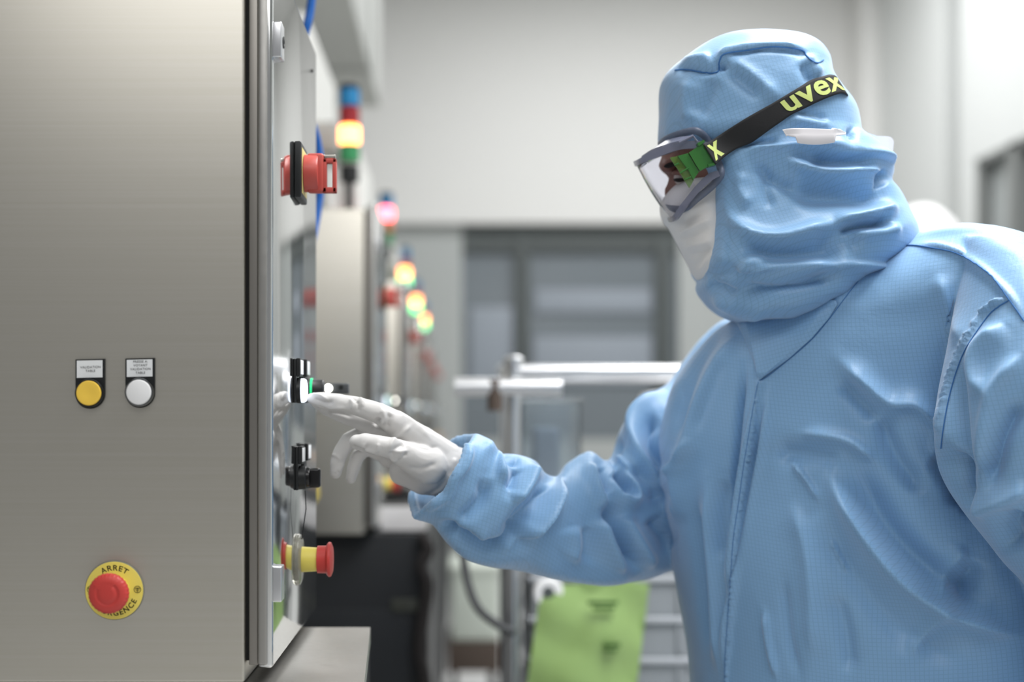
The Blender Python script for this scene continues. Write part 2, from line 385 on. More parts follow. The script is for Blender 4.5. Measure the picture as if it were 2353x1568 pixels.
    for sx in (-1, 1):
        o = c+Vector((sx*.0235, -.0037, .0012)); m = MB()
        m.tube([o+Vector((.0034*math.cos(a), 0, .0034*math.sin(a))) for a in np.linspace(0, 2*PI, 25)[:-1]], .00022, 6, True)
        tri = [o+Vector((.003*math.cos(a), 0, .003*math.sin(a))) for a in (PI*5/6, PI/6, -PI/2)]
        m.tube(tri, .00022, 6, True)
        tri = [o+Vector((.0014*math.cos(a), 0, .0005+.0014*math.sin(a))) for a in (PI*5/6, PI/6, -PI/2)]
        m.tube(tri, .0002, 6, True); m.tube([o+Vector((0, 0, .0012)), o+Vector((0, 0, -.002))], .0002, 6)
        m.build('stop_symbol', M_inkb, e)
    MB().lathe(c+Vector((0, -.003, 0)), (0, -1, 0), [(0, .0155), (.016, .0150), (.018, .0150), (.018, 0)], 40).build('stop_collar', M_yel2, e)
    # mushroom head: scalloped rim, turning arrow in relief
    n = 160; prof = [(.018, .0160), (.020, .0185), (.0225, .0198), (.026, .0199), (.0285, .0188), (.0302, .0165), (.0312, .013), (.0313, .0115), (.0307, .0108), (.0307, .0095), (.0315, .0088), (.0318, .005), (.0319, 0)]
    V = []; F = []
    for i, (dd, r) in enumerate(prof):
        for k in range(n):
            a = 2*PI*k/n; rr = r*(1+(.012*math.cos(30*a) if r > .018 else 0)); d2 = dd
            if i in (7, 8, 9) and not (PI*.80 < a < PI*2.0 or a < PI*.30): d2 = .0314
            V.append(c+Vector((rr*math.cos(a), -d2, rr*math.sin(a))))
    for i in range(len(prof)-1):
        for k in range(n): F.append((i*n+k, i*n+(k+1) % n, (i+1)*n+(k+1) % n, (i+1)*n+k))
    mh = MB().add(V, F)
    mh.build('mushroom_head', M_red, e, 60)
    t = c+Vector((-.0088, -.0302, .0068))
    MB().prism([t+Vector(q) for q in ((-.0042, 0, .0022), (.0022, 0, .0022), (.0018, 0, -.004))], (0, -.0013, 0)).build('turn_arrow', M_red, e)
    # tower of hinges unseen; thin wire under the selector
    MB().tube([(DX+.010, YC-.008, 1.211), (DX+.011, YC-.008, 1.19), (DX+.008, YC-.007, 1.17), (DX+.006, YC-.006, 1.155)], .0006, 6).build('thin_wire', M_black, root)
    return root
STEP = 1.76
ords = ['nearest', 'second', 'third', 'fourth', 'fifth', 'farthest']
cabs = [build_cabinet('stainless steel control cabinet filling the left edge, nearest the camera, with labelled push buttons', 'control cabinets down the machine row')]
for k in range(1, 6):
    c = copy_tree(cabs[0]); c.location.y += STEP*k
    c['label'] = 'blurred stainless control cabinet, %s from the camera in the machine row' % (ords[k] if k < 5 else 'sixth and farthest')
    cabs.append(c)

# ledges, black base cabinets
lg = thing('steel_ledge', 'grey steel ledge under the nearest cabinet door, at the bottom of the photo', 'ledge', (-.5, 1.75, .9))
MB().prism([(-1, 1.432, 1.0275), (-.0978, 1.432, 1.0275), (-.1158, 1.81, 1.0275), (-1, 1.81, 1.0275)], (0, 0, -.0199)).build('ledge_plate', M_steel2, lg)
MB().box((-.99, 1.46, .90), (-.16, 1.80, 1.007)).build('support_rail', M_blackcab, lg)
for k in range(0, 6):
    y0 = FY+STEP*k
    b = thing('base_cabinet', 'black base cabinet under the %s control cabinet' % ords[k], 'cabinet', (-.5, y0+.4, 0), 'black base cabinets')
    xr = -.076 if k else -.17
    MB().box((-.98, y0+.07, .04), (xr, y0+1.15, .899 if k == 0 else 1.0275), .006).build('base_body', M_blackcab, b)
    MB().box((-.95, y0+.1, 0), (xr-.03, y0+1.1, .04)).build('plinth', M_gasket, b)
    if k:
        MB().box((-.60, y0+.066, .25), (-.12, y0+.07, .85), .001).build('access_panel', mat('black_panel', (34, 36, 39), .4), b)
        MB().box((-.16, y0+.06, .845), (-.10, y0+.07, .875), .002).build('rating_plate', mat('dim_plate', (62, 64, 58), .5), b)
    if k:
        t = thing('steel_tray', 'pale steel tray on the %s black base cabinet' % ords[k], 'tray', (-.14, y0+.35, 1.0275), 'trays on the base cabinets')
        MB().box((-.185, y0+.075, 1.028), (-.082, y0+.62, 1.034), .001).build('tray_floor', M_steel2, t)
        MB().box((-.185, y0+.072, 1.03), (-.082, y0+.079, 1.085), .002).box((-.089, y0+.079, 1.03), (-.082, y0+.62, 1.085), .002).build('tray_rim', mat('white_plastic', (222, 220, 220), .4), t)
# white upper housings, signal towers
M_house = mat('machine_white', (222, 222, 218), .45)
for k in range(1, 6):
    y0 = FY+STEP*k
    h = thing('machine_housing', 'white upper machine housing behind the %s control cabinet' % ords[k], 'machine', (-.7, y0+.9, 1.028), 'white machine housings')
    MB().box((-1.0, y0+.5, 1.028), (-.40, y0+1.35, 2.35), .02).build('housing_shell', M_house, h)
    MB().box((-.92, y0+.495, 1.3), (-.5, y0+.5, 2.2), .001).build('door_panel', M_steel2, h)
    MB().box((-.42, y0+.6, 2.0), (-.33, y0+.9, 2.08), .01).box((-.40, y0+.62, 1.8), (-.36, y0+.70, 2.0), .005).build('bracket', M_duct, h)
lit = {1: 'a', 2: 'r', 3: 'ag', 4: 'ag', 5: 'ag'}
desc = {1: 'nearest signal tower with the amber lamp lit below blue and red', 2: 'second signal tower with its red lamp lit',
        3: 'third signal tower with amber and green lamps lit', 4: 'fourth signal tower with amber and green lamps lit, smaller than the third',
        5: 'farthest and dimmest signal tower with amber and green lamps lit'}
for k in range(1, 6):
    y = FY+STEP*k+.41; x = -.283
    t = thing('signal_tower', desc[k], 'signal light', (x, y, 1.76), 'signal towers')
    MB().lathe((x, y, 1.761), (0, 0, 1), [(0, .022), (.006, .022), (.01, .010), (.12, .010), (.125, .024), (.165, .024), (.165, 0)], 24).build('pole', M_black, t)
    L = lit[k]
    for nm, z, m in (('green_module', 1.957, M_grnL if 'g' in L else M_tgrn), ('amber_module', 2.004, M_ambL if 'a' in L else M_tamb),
                     ('red_module', 2.051, M_redL if 'r' in L else M_tred), ('blue_module', 2.098, M_tblue)):
        q = (z-1.957)
        MB().lathe((x, y, z-.022), (0, 0, 1), [(0, .024), (.002, .026), (.040, .026), (.0415, .024), (.044, .024), (.044, 0)], 28).build(nm, m, t)
    MB().lathe((x, y, 2.1205), (0, 0, 1), [(0, .026), (.008, .026), (.012, .02), (.012, 0)], 28).build('cap', M_black, t)
# overhead duct, blue hose, cables
d = thing('overhead_duct', 'big grey ventilation duct hanging over the machine row, top left', 'duct', (-1.7, 5, 3.0))
MB().box((-3.0, 2.2, 3.0), (-.45, 7.9, 3.7), .01).build('duct_body', M_duct, d)
MB().box((-3.01, 5.0, 2.985), (-.435, 5.06, 3.715), .004).box((-3.01, 7.0, 2.985), (-.435, 7.06, 3.715), .004).build('duct_flange', M_duct, d)
for x in (-2.6, -.9): MB().lathe((x, 4, 3.7), (0, 0, 1), [(0, .008), (1.3, .008)], 8).build('hanger_rod', M_chrome, d)
tag(MB().tube(curve3([(430, -1420, 2.32), (560, -1150, 2.25), (640, -700, 2.12), (700, -300, 2.05), (716, -60, 2.05), (713, 20, 2.05), (700, 80, 2.05), (684, 150, 2.08), (700, 240, 2.12), (728, 320, 2.15), (736, 400, 2.15), (732, 470, 2.15), (715, 560, 2.12), (690, 640, 2.0), (672, 680, 1.893)], 90), .0062, 12).build('air_hose', M_hoseb), 'blue air hose looping behind the mirror-like cabinet door', 'hose')
tag(MB().tube(curve3([(968, 1226, 3.238), (985, 1262, 3.235), (970, 1300, 3.238), (984, 1345, 3.235), (974, 1420, 3.238), (966, 1500, 3.236), (980, 1600, 3.236), (975, 1950, 3.236), (965, 2240, 3.236)], 60), .013, 12).build('cable_bundle', mat('dark_cable', (48, 44, 44), .6)), 'dark cable bundle hanging down the right side of the black base cabinet', 'cable')

# ------------------------------------------------------------------ trolley with crates and green bag
def Q(px, py, Y): return P(px, py, Y)
tr = thing('trolley', 'chrome tube trolley with rails behind the reaching arm', 'trolley', (.35, 3.1, 0))
def rail(a, b, r, name='rail', m=M_chrome): return MB().tube([a, b], r, 14).build(name, m, tr)
TY = 2.85
XL, XR_ = Q(1180, 0, TY).x, .78
for (x, y) in ((XL, TY), (XR_, TY), (XL, TY+.5), (XR_, TY+.5)):
    MB().lathe((x, y, .10), (0, 0, 1), [(0, .014), (1.29, .014), (1.295, .020), (1.31, .020), (1.315, .012), (1.315, 0)], 20).build('post', M_chrome, tr)
    c = MB().lathe((x, y-.012, .05), (0, 1, 0), [(0, .05), (.024, .05), (.024, 0)], 28).build('caster', M_gasket, tr)
    MB().lathe((x, y, .06), (0, 0, 1), [(0, .012), (.05, .012)], 10).build('caster_stem', M_chrome, c)
z = Q(0, 852, TY).z
for y in (TY, TY+.5):
    rail((XL, y, z), (XR_, y, z), .012)
for x in (XL, XR_): rail((x, TY, z), (x, TY+.5, z), .012)
z2 = Q(0, 890, TY).z
rail(Q(1045, 890, TY-.03), Q(1125, 890, TY-.03), .019, 'side_handle')
rail(Q(1125, 890, TY-.03), Q(1290, 890, TY-.03), .019, 'side_handle')
MB().tube([Q(1137, 872, TY-.035), Q(1137, 945, TY-.035)], .015, 12).build('clamp', M_brown, tr)
for zz in (.30, .62): MB().box((XL-.01, TY-.01, zz), (XR_+.01, TY+.51, zz+.02), .004).build('shelf', M_chrome, tr)
MB().box((XL-.01, TY+.01, 1.142), (XR_+.01, TY+.51, 1.16), .004).build('shelf', M_chrome, tr)
kn = MB().lathe(Q(1260, 1362, TY-.05), (0, -1, 0), [(0, .030), (.012, .030), (.016, .026), (.016, 0)], 28).build('clamp_knob', M_wbut, tr)
MB().lathe(Q(1260, 1362, TY-.066), (0, -1, 0), [(0, .012), (.002, .012), (.002, 0)], 20).build('knob_hub', M_mull, kn)
# acrylic box on trolley
ab = thing('acrylic_box', 'clear acrylic box standing on the trolley behind the sleeve', 'box', (.25, 3.0, 1.161))
a, b = Q(1196, 1100, TY+.1), Q(1335, 925, TY+.1)
MB().box((a.x, TY+.1, 1.161), (b.x, TY+.104, b.z)).box((a.x, TY+.35, 1.161), (b.x, TY+.354, b.z)).box((a.x, TY+.104, 1.161), (a.x+.004, TY+.35, b.z)).box((b.x-.004, TY+.104, 1.161), (b.x, TY+.35, b.z)).build('panels', M_acr, ab)
MB().box((a.x-.004, TY+.096, b.z), (b.x+.004, TY+.358, b.z+.008), .002).build('lid', M_acr, ab)
MB().box((a.x+.03, TY+.15, 1.1615), (b.x-.04, TY+.3, 1.27), .01).build('contents', mat('blue_grey_filter', (128, 140, 156), .5), ab)
wb = thing('steel_canister', 'shiny steel canister on the trolley top shelf, right of the clear box', 'canister', (.46, 3.05, 1.161))
MB().lathe((.46, 3.05, 1.161), (0, 0, 1), [(0, .06), (.004, .075), (.16, .08), (.165, .083), (.17, .08), (.17, 0)], 32).build('canister_body', M_chrome, wb)
MB().lathe((.46, 3.05, 1.331), (0, 0, 1), [(0, .078), (.01, .075), (.02, .02), (.04, .015), (.04, 0)], 32).build('canister_lid', M_chrome, wb)
def crate(x0, x1, y0, y1, z0, h, label, group):
    t = thing('plastic_crate', label, 'crate', ((x0+x1)/2, (y0+y1)/2, z0), group)
    m = MB(); th = .006
    m.box((x0+.01, y0+.01, z0), (x1-.01, y1-.01, z0+th)).box((x0+.008, y0+.008, z0), (x0+.014, y1-.008, z0+h)).box((x1-.014, y0+.008, z0), (x1-.008, y1-.008, z0+h)).box((x0+.008, y0+.008, z0), (x1-.008, y0+.014, z0+h)).box((x0+.008, y1-.014, z0), (x1-.008, y1-.008, z0+h))
    m.build('bin', M_crate, t)
    MB().box((x0, y0, z0+h-.016), (x1, y0+.012, z0+h-.002), .003).box((x0, y1-.012, z0+h-.016), (x1, y1, z0+h-.002), .003).box((x0, y0, z0+h-.016), (x0+.012, y1, z0+h-.002), .003).box((x1-.012, y0, z0+h-.016), (x1, y1, z0+h-.002), .003).build('rim', mat('crate_rim', (186, 190, 196), .4), t)
    for i in range(1, 4): xx = x0+(x1-x0)*i/4; MB().box((xx-.004, y0+.003, z0+.005), (xx+.004, y0+.009, z0+h-.018), .001).build('rib', M_crate, t)
    return t
lv = ['lowest', 'second', 'third', 'fourth', 'topmost']
for i in range(5):
    crate(XL+.025, XL+.155, TY+.03, TY+.4, .641+.083*i, .082, 'grey crate in the small left stack on the trolley, %s of five' % lv[i], 'left stack of crates')
    crate(.335, XR_-.02, TY+.03, TY+.42, .641+.083*i, .082, 'grey crate in the wide right stack beside the blue suit, %s of five' % lv[i], 'right stack of crates')
# green bag hanging off the trolley
gb = thing('green_bag', 'translucent green plastic bag hanging in front of the grey crates', 'bag', tuple(Q(1350, 1345, TY-.06)))
V = []; F = []; nx, ny = 30, 40
for side in (0, 1):
    for j in range(ny):
        v = j/(ny-1)
        for i in range(nx):
            u = i/(nx-1)
            lx = 1245-58*v; rx = 1492-48*v; px = lx+(rx-lx)*u; py = 1338+400*v+6*math.sin(u*7)*(1-v)
            bulge = .02*math.sin(PI*u)*math.sin(PI*min(1, v*1.05))+.004*math.sin(9*u+6*v)+.003*math.sin(17*v-5*u)
            V.append(P(px, py, TY-.06+(-bulge if side == 0 else bulge*.6+.004)))
for s_ in (0, 1):
    for j in range(ny-1):
        for i in range(nx-1):
            k = s_*nx*ny+j*nx+i; f = (k, k+1, k+nx+1, k+nx); F.append(f if s_ == 0 else f[::-1])
k = nx*ny
for j in range(ny-1):
    F.append((j*nx, (j+1)*nx, k+(j+1)*nx, k+j*nx)); F.append((j*nx+nx-1, k+j*nx+nx-1, k+(j+1)*nx+nx-1, (j+1)*nx+nx-1))
for i in range(nx-1):
    F.append((i, k+i, k+i+1, i+1)); F.append(((ny-1)*nx+i, (ny-1)*nx+i+1, k+(ny-1)*nx+i+1, k+(ny-1)*nx+i))
MB().add(V, F).build('bag_film', M_green, gb, 60)
for (x, y, w_, h_) in ((1350, 1381, 70, 9), (1362, 1394, 50, 8), (1385, 1478, 40, 10), (1388, 1492, 30, 8)):
    a = P(x, y, TY-.088); b = P(x+w_, y+h_, TY-.088); MB().box((a.x, TY-.0895, b.z), (b.x, TY-.086, a.z), .0005).build('printed_bar', mat('bag_print', (74, 108, 50), .5), gb)
tag(MB().tube(curve3([(1040, 1180, 3.0), (1062, 1270, 2.95), (1075, 1340, 2.9), (1100, 1400, 2.86), (1150, 1440, 2.84), (1182, 1455, 2.84)], 40), .009, 12).build('flexible_hose', mat('grey_hose', (70, 72, 74), .5)), 'dark flexible hose sagging to the left of the trolley', 'hose')
# dolly with a pale box on the floor further back
dl = thing('floor_dolly', 'low brown dolly on the pale floor carrying a pale box', 'dolly', (.05, 6.4, 0))
MB().box((-.06, 6.2, .17), (.17, 6.7, .30), .005).build('platform', M_brown, dl)
for x in (-.03, .14):
    for y in (6.26, 6.64): MB().lathe((x-.012, y, .085), (1, 0, 0), [(0, .085), (.024, .085), (.024, 0)], 20).build('wheel', M_gasket, dl)
px_ = thing('storage_box', 'pale green-white storage box standing on the brown dolly', 'box', (.06, 6.4, .30))
MB().box((-.045, 6.22, .301), (.165, 6.68, .62), .015).build('box_body', M_pale, px_)
MB().box((-.052, 6.21, .60), (.172, 6.69, .635), .01).build('lid', M_pale, px_)

# ------------------------------------------------------------------ the worker
def rings(stations, n, kind, m=96, uv=None):
    """stations -> closed lofted tube. kind 'h': (py, pxL, pxR, Yc, hy, rho, nexp), rings level; kind 'a': (ax, ay, bx, by, Yc, hy, nexp)"""
    A = cr(stations, n); V = []; F = []
    th = np.linspace(0, 2*PI, m, endpoint=False); c, s_ = np.cos(th), np.sin(th)
    for st in A:
        if kind == 'h':
            py, xl, xr, Y, hy, rho, ne = st; a = P(xl, py, Y); b = P(xr, py, Y)
        else:
            ax_, ay_, bx_, by_, Y, hy, ne = st; a = P(ax_, ay_, Y); b = P(bx_, by_, Y); rho = 0
        nv = np.where(c > 0, 2.2, ne) if (kind == 'h' and ne > 4) else ne
        cc = np.sign(c)*np.abs(c)**(2/nv); ss = np.sign(s_)*np.abs(s_)**(2/nv)
        mid = (a+b)/2; hv = (b-a)/2; yy = hy*(rho*cc+math.sqrt(1-rho*rho)*ss)
        for k in range(m): q = mid+hv*float(cc[k]); V.append((q.x, q.y+float(yy[k]), q.z))
    for i in range(n-1):
        for k in range(m): F.append((i*m+k, i*m+(k+1) % m, (i+1)*m+(k+1) % m, (i+1)*m+k))
    F.append(tuple(range(m-1, -1, -1))); F.append(tuple((n-1)*m+k for k in range(m)))
    return V, F
def capsules(mb, pts, n=20):                   # pts: list of (Vector, radius) joined by tapered limbs
    for i, (p, r) in enumerate(pts):
        bm = bmesh.new(); bmesh.ops.create_uvsphere(bm, u_segments=n, v_segments=n//2+2, radius=r)
        for v in bm.verts: v.co += p
        mb.bm(bm)
        if i: mb.tube([pts[i-1][0], p], [pts[i-1][1], r], n)
    return mb
def fuse(mb, name, voxel, smooth, m, parent):  # one continuous surface out of overlapping volumes
    me = bpy.data.meshes.new(name); me.from_pydata(mb.V, [], mb.F)
    bm = bmesh.new(); bm.from_mesh(me); bmesh.ops.recalc_face_normals(bm, faces=bm.faces); bm.to_mesh(me); bm.free()
    o = bpy.data.objects.new(name+'_raw', me); COL.objects.link(o)
    r = o.modifiers.new('r', 'REMESH'); r.mode = 'VOXEL'; r.voxel_size = voxel
    if smooth: q = o.modifiers.new('s', 'SMOOTH'); q.factor = .5; q.iterations = smooth
    dg = bpy.context.evaluated_depsgraph_get(); dg.update()
    out = bpy.data.meshes.new_from_object(o.evaluated_get(dg)); out.name = name
    bpy.data.objects.remove(o); bpy.data.meshes.remove(me)
    out.materials.clear(); out.polygons.foreach_set('use_smooth', [True]*len(out.polygons))
    return link(name, out, m, parent)
def get_co(me):
    a = np.empty(len(me.vertices)*3); me.vertices.foreach_get('co', a); return a.reshape(-1, 3)
def get_no(me):
    a = np.empty(len(me.vertices)*3); me.vertices.foreach_get('normal', a); return a.reshape(-1, 3)
def folds(me, data, gate=None, gain=1.0):
    """raise ridges / press valleys in the cloth along polylines (px, py), amplitude mm, width px; near-side surface only"""
    co = get_co(me); no = get_no(me)
    sx = VX+FPX*co[:, 0]/co[:, 1]; sy = VY-FPX*(co[:, 2]-CZ)/co[:, 1]
    view = co-np.array([0, 0, CZ]); view /= np.linalg.norm(view, axis=1)[:, None]
    face = np.clip(-(no*view).sum(1)*2.2-.12, 0, 1)
    if gate is not None: face = face*gate(co, sx, sy)
    disp = np.zeros(len(co))
    for amp, sig, pts in data:
        c = cr(pts, max(8, 5*len(pts))); L = np.r_[0, np.cumsum(np.hypot(*np.diff(c, axis=0).T))]; T = L[-1]
        x0, y0 = c.min(0)-3*sig; x1, y1 = c.max(0)+3*sig
        ix = np.where((sx > x0) & (sx < x1) & (sy > y0) & (sy < y1) & (face > 0))[0]
        if not len(ix): continue
        best = np.full(len(ix), 1e9); tt = np.zeros(len(ix)); X = sx[ix]; Y = sy[ix]
        for i in range(len(c)-1):
            d = c[i+1]-c[i]; l2 = (d*d).sum()+1e-9
            t = np.clip(((X-c[i, 0])*d[0]+(Y-c[i, 1])*d[1])/l2, 0, 1)
            e = np.hypot(X-c[i, 0]-t*d[0], Y-c[i, 1]-t*d[1]); mk = e < best
            best[mk] = e[mk]; tt[mk] = (L[i]+t[mk]*math.sqrt(l2))/T
        taper = np.clip(np.minimum(tt, 1-tt)*4.5, 0, 1); taper = taper*taper*(3-2*taper)*.85+.15*(best < 9e8)
        prof = np.exp(-(best/sig)**2) if amp < 0 else np.exp(-1.5*(np.sqrt((best/sig)**2+.16)-.4))
        disp[ix] += amp*.001*prof*taper
    co = co+no*(disp*face*gain)[:, None]
    me.vertices.foreach_set('co', co.ravel()); me.update()
def weave(me, fn):
    co = get_co(me); a = me.attributes.new('weave', 'FLOAT_VECTOR', 'POINT')
    uv = np.zeros_like(co); u, v = fn(co); uv[:, 0] = u+50; uv[:, 1] = v+50
    a.data.foreach_set('vector', uv.ravel())
def bvh(objs):
    V = []; F = []
    for o in objs:
        k = len(V); V += [v.co.copy() for v in o.data.vertices]; F += [[i+k for i in p.vertices] for p in o.data.polygons]
    return BVHTree.FromPolygons(V, F)
CAM = Vector((0, 0, CZ))
def hit(tree, px, py, off=.001):
    d = (P(px, py, 1.0)-CAM).normalized(); h = tree.ray_cast(CAM, d)
    if h[0] is None: return None
    n = h[1] if h[1].dot(d) < 0 else -h[1]
    return h[0]+n*off-d*off*.3

# ---- coverall volumes
wk = thing('person', 'worker in a light blue hooded cleanroom suit, goggles and mask, pressing a lit button', 'person', (.50, 1.75, 0))
torso = [(520, 2150, 2240, 1.62, .03, -.2, 2), (538, 2105, 2300, 1.62, .07, -.3, 2), (560, 2060, 2350, 1.63, .10, -.4, 2), (600, 1985, 2390, 1.64, .135, -.5, 2.1), (650, 1880, 2405, 1.66, .16, -.5, 2.1),
         (700, 1775, 2410, 1.68, .175, -.5, 2.1), (745, 1680, 2410, 1.70, .185, -.5, 2.15), (800, 1625, 2405, 1.71, .19, -.5, 2.2), (850, 1588, 2400, 1.72, .195, -.5, 2.2),
         (900, 1560, 2390, 1.73, .20, -.5, 2.2), (1000, 1536, 2375, 1.74, .205, -.48, 2.2), (1100, 1530, 2375, 1.75, .21, -.45, 2.2), (1200, 1546, 2385, 1.75, .215, -.42, 2.2),
         (1300, 1562, 2400, 1.75, .22, -.4, 2.2), (1400, 1580, 2420, 1.75, .22, -.38, 2.2), (1500, 1596, 2430, 1.75, .22, -.35, 2.2), (1600, 1604, 2440, 1.75, .22, -.3, 2.2),
         (1750, 1610, 2440, 1.75, .215, -.25, 2.3), (1860, 1640, 2420, 1.75, .20, -.2, 2.3), (1930, 1720, 2360, 1.75, .15, -.2, 2.2)]
arm = [(1052, 1012, 955, 1150, 1.672, .052, 2.1), (1095, 993, 950, 1192, 1.676, .062, 2.1), (1128, 1012, 995, 1204, 1.68, .064, 2.1), (1145, 1043, 1030, 1250, 1.69, .066, 2.1), (1192, 1047, 1075, 1285, 1.70, .068, 2.1),
       (1232, 1060, 1130, 1303, 1.715, .07, 2.1), (1256, 1090, 1185, 1310, 1.73, .072, 2.1), (1283, 1097, 1245, 1322, 1.745, .074, 2.1), (1305, 1066, 1310, 1335, 1.76, .076, 2.1), (1352, 1045, 1385, 1344, 1.775, .078, 2.1),
       (1390, 1062, 1445, 1338, 1.79, .08, 2.1), (1410, 1045, 1500, 1325, 1.80, .08, 2.1), (1428, 990, 1560, 1300, 1.815, .08, 2.1), (1460, 935, 1610, 1265, 1.83, .08, 2.1), (1500, 903, 1650, 1210, 1.845, .08, 2.1),
       (1538, 880, 1690, 1150, 1.86, .08, 2.1), (1572, 830, 1725, 1080, 1.87, .08, 2.1), (1615, 775, 1765, 1010, 1.87, .08, 2.1), (1675, 730, 1810, 930, 1.86, .075, 2.1), (1760, 720, 1860, 860, 1.84, .06, 2.1)]
cav = [(1128, 1030, 1010, 1180, 1.682, .050, 2.1), (1095, 1010, 975, 1172, 1.678, .050, 2.1), (1062, 1012, 956, 1158, 1.673, .050, 2.1), (1030, 1000, 925, 1140, 1.67, .052, 2.1)]
near = [(2215, 545, 2360, 590, 1.60, .05, 2), (2222, 590, 2420, 625, 1.58, .075, 2), (2215, 680, 2480, 700, 1.55, .085, 2.1), (2190, 800, 2525, 780, 1.535, .09, 2.1), (2166, 920, 2555, 880, 1.53, .09, 2.1), (2160, 1020, 2575, 960, 1.53, .09, 2.1),
        (2180, 1105, 2590, 1040, 1.535, .088, 2.1), (2230, 1190, 2610, 1120, 1.54, .085, 2.1), (2305, 1280, 2635, 1220, 1.55, .08, 2.1), (2375, 1365, 2660, 1320, 1.56, .075, 2.1), (2410, 1480, 2670, 1480, 1.56, .07, 2.1), (2410, 1620, 2650, 1650, 1.54, .062, 2.1), (2390, 1760, 2590, 1790, 1.51, .055, 2.1), (2375, 1850, 2550, 1880, 1.49, .055, 2.1)]
mb = MB()
torso = [(a, b, c, d+.025, e*.88, f*.65, g) for a, b, c, d, e, f, g in torso]
arm = [q[:4]+(q[4]+.085*min(1, max(0, (i-5)/6)),)+q[5:] for i, q in enumerate(arm)]
near = [q[:4]+(q[4]-.02,)+q[5:] for q in near]
mb.add(*rings(torso, 150, 'h'))
rimN = [(1092, 995, 1.675), (1082, 1015, 1.640), (1070, 1036, 1.622), (1055, 1066, 1.612), (1036, 1098, 1.612), (1017, 1133, 1.618), (988, 1160, 1.63), (948, 1192, 1.655)]
rimF = [(948, 1192, 1.655), (940, 1165, 1.69), (937, 1136, 1.71), (965, 1105, 1.735), (1000, 1060, 1.745), (1028, 1018, 1.74), (1058, 1000, 1.715), (1092, 995, 1.675)]
rn = [P(*q) for q in cr(rimN, 49)]; rf = [P(*q) for q in cr(rimF, 49)]
Va, Fa = rings(arm[2:], 146, 'a'); base = [Vector(v) for v in Va[:96]]
rim = [None]*96                                 # ring index k: angle 2*pi*k/96, 0 = lower edge, 48 = upper edge, 72 = near side
for k in range(49): rim[(48+k) % 96] = rn[k]
for k in range(1, 48): rim[k] = rf[k]
cen = sum(rim, Vector())/96; deep = [Vector(v) for v in Va[96*16:96*17]]; dc = sum(deep, Vector())/96
inner = [cen+(q-cen)*.87+Vector((.002, 0, 0)) for q in rim]; deep = [dc+(q-dc)*.62 for q in deep]
pre = [[deep[k].lerp(inner[k], t) for k in range(96)] for t in (0, .35, .65, .85, 1)]+[[rim[k].lerp(base[k], t) for k in range(96)] for t in (0, .2, .4, .6, .8)]
Va = [v for r_ in pre for v in r_]+[Vector(v) for v in Va]; N_ = 146+len(pre)
Fa = [(i*96+k, i*96+(k+1) % 96, (i+1)*96+(k+1) % 96, (i+1)*96+k) for i in range(N_-1) for k in range(96)]+[tuple(range(95, -1, -1)), tuple((N_-1)*96+k for k in range(96))]
mb.add(Va, Fa)
mb.add(*rings(near, 110, 'a'))
for (x, y, r0) in ((.42, 1.84, .125), (.60, 1.66, .125)):        # trouser legs, bloused over the overshoes
    V = []; F = []; m_ = 48
    for i, z in enumerate(np.linspace(.86, .10, 40)):
        r = r0*(1-.42*(.86-z)/.76)+.004*math.sin(z*40)
        for k in range(m_): a = 2*PI*k/m_; V.append((x+r*math.cos(a)-.03*(z-.1), y+r*math.sin(a), z))
    for i in range(39):
        for k in range(m_): F.append((i*m_+k, i*m_+(k+1) % m_, (i+1)*m_+(k+1) % m_, (i+1)*m_+k))
    F.append(tuple(range(m_-1, -1, -1))); F.append(tuple(39*m_+k for k in range(m_))); mb.add(V, F)
cov = fuse(mb, 'coverall', .0026, 9, M_cloth, wk)
def cz(s, sx_, sy_, pts): return [(sx_+x/s, sy_+y/s) for x, y in pts]
SL = lambda a, s, *p: (a, s, cz(2.851, 900, 850, p))      # points read off the sleeve close-up
TO = lambda a, s, *p: (a, s, cz(1.5404, 1450, 550, p))    # torso close-up
HO = lambda a, s, *p: (a, s, cz(2.34, 1400, 50, p))       # hood close-up
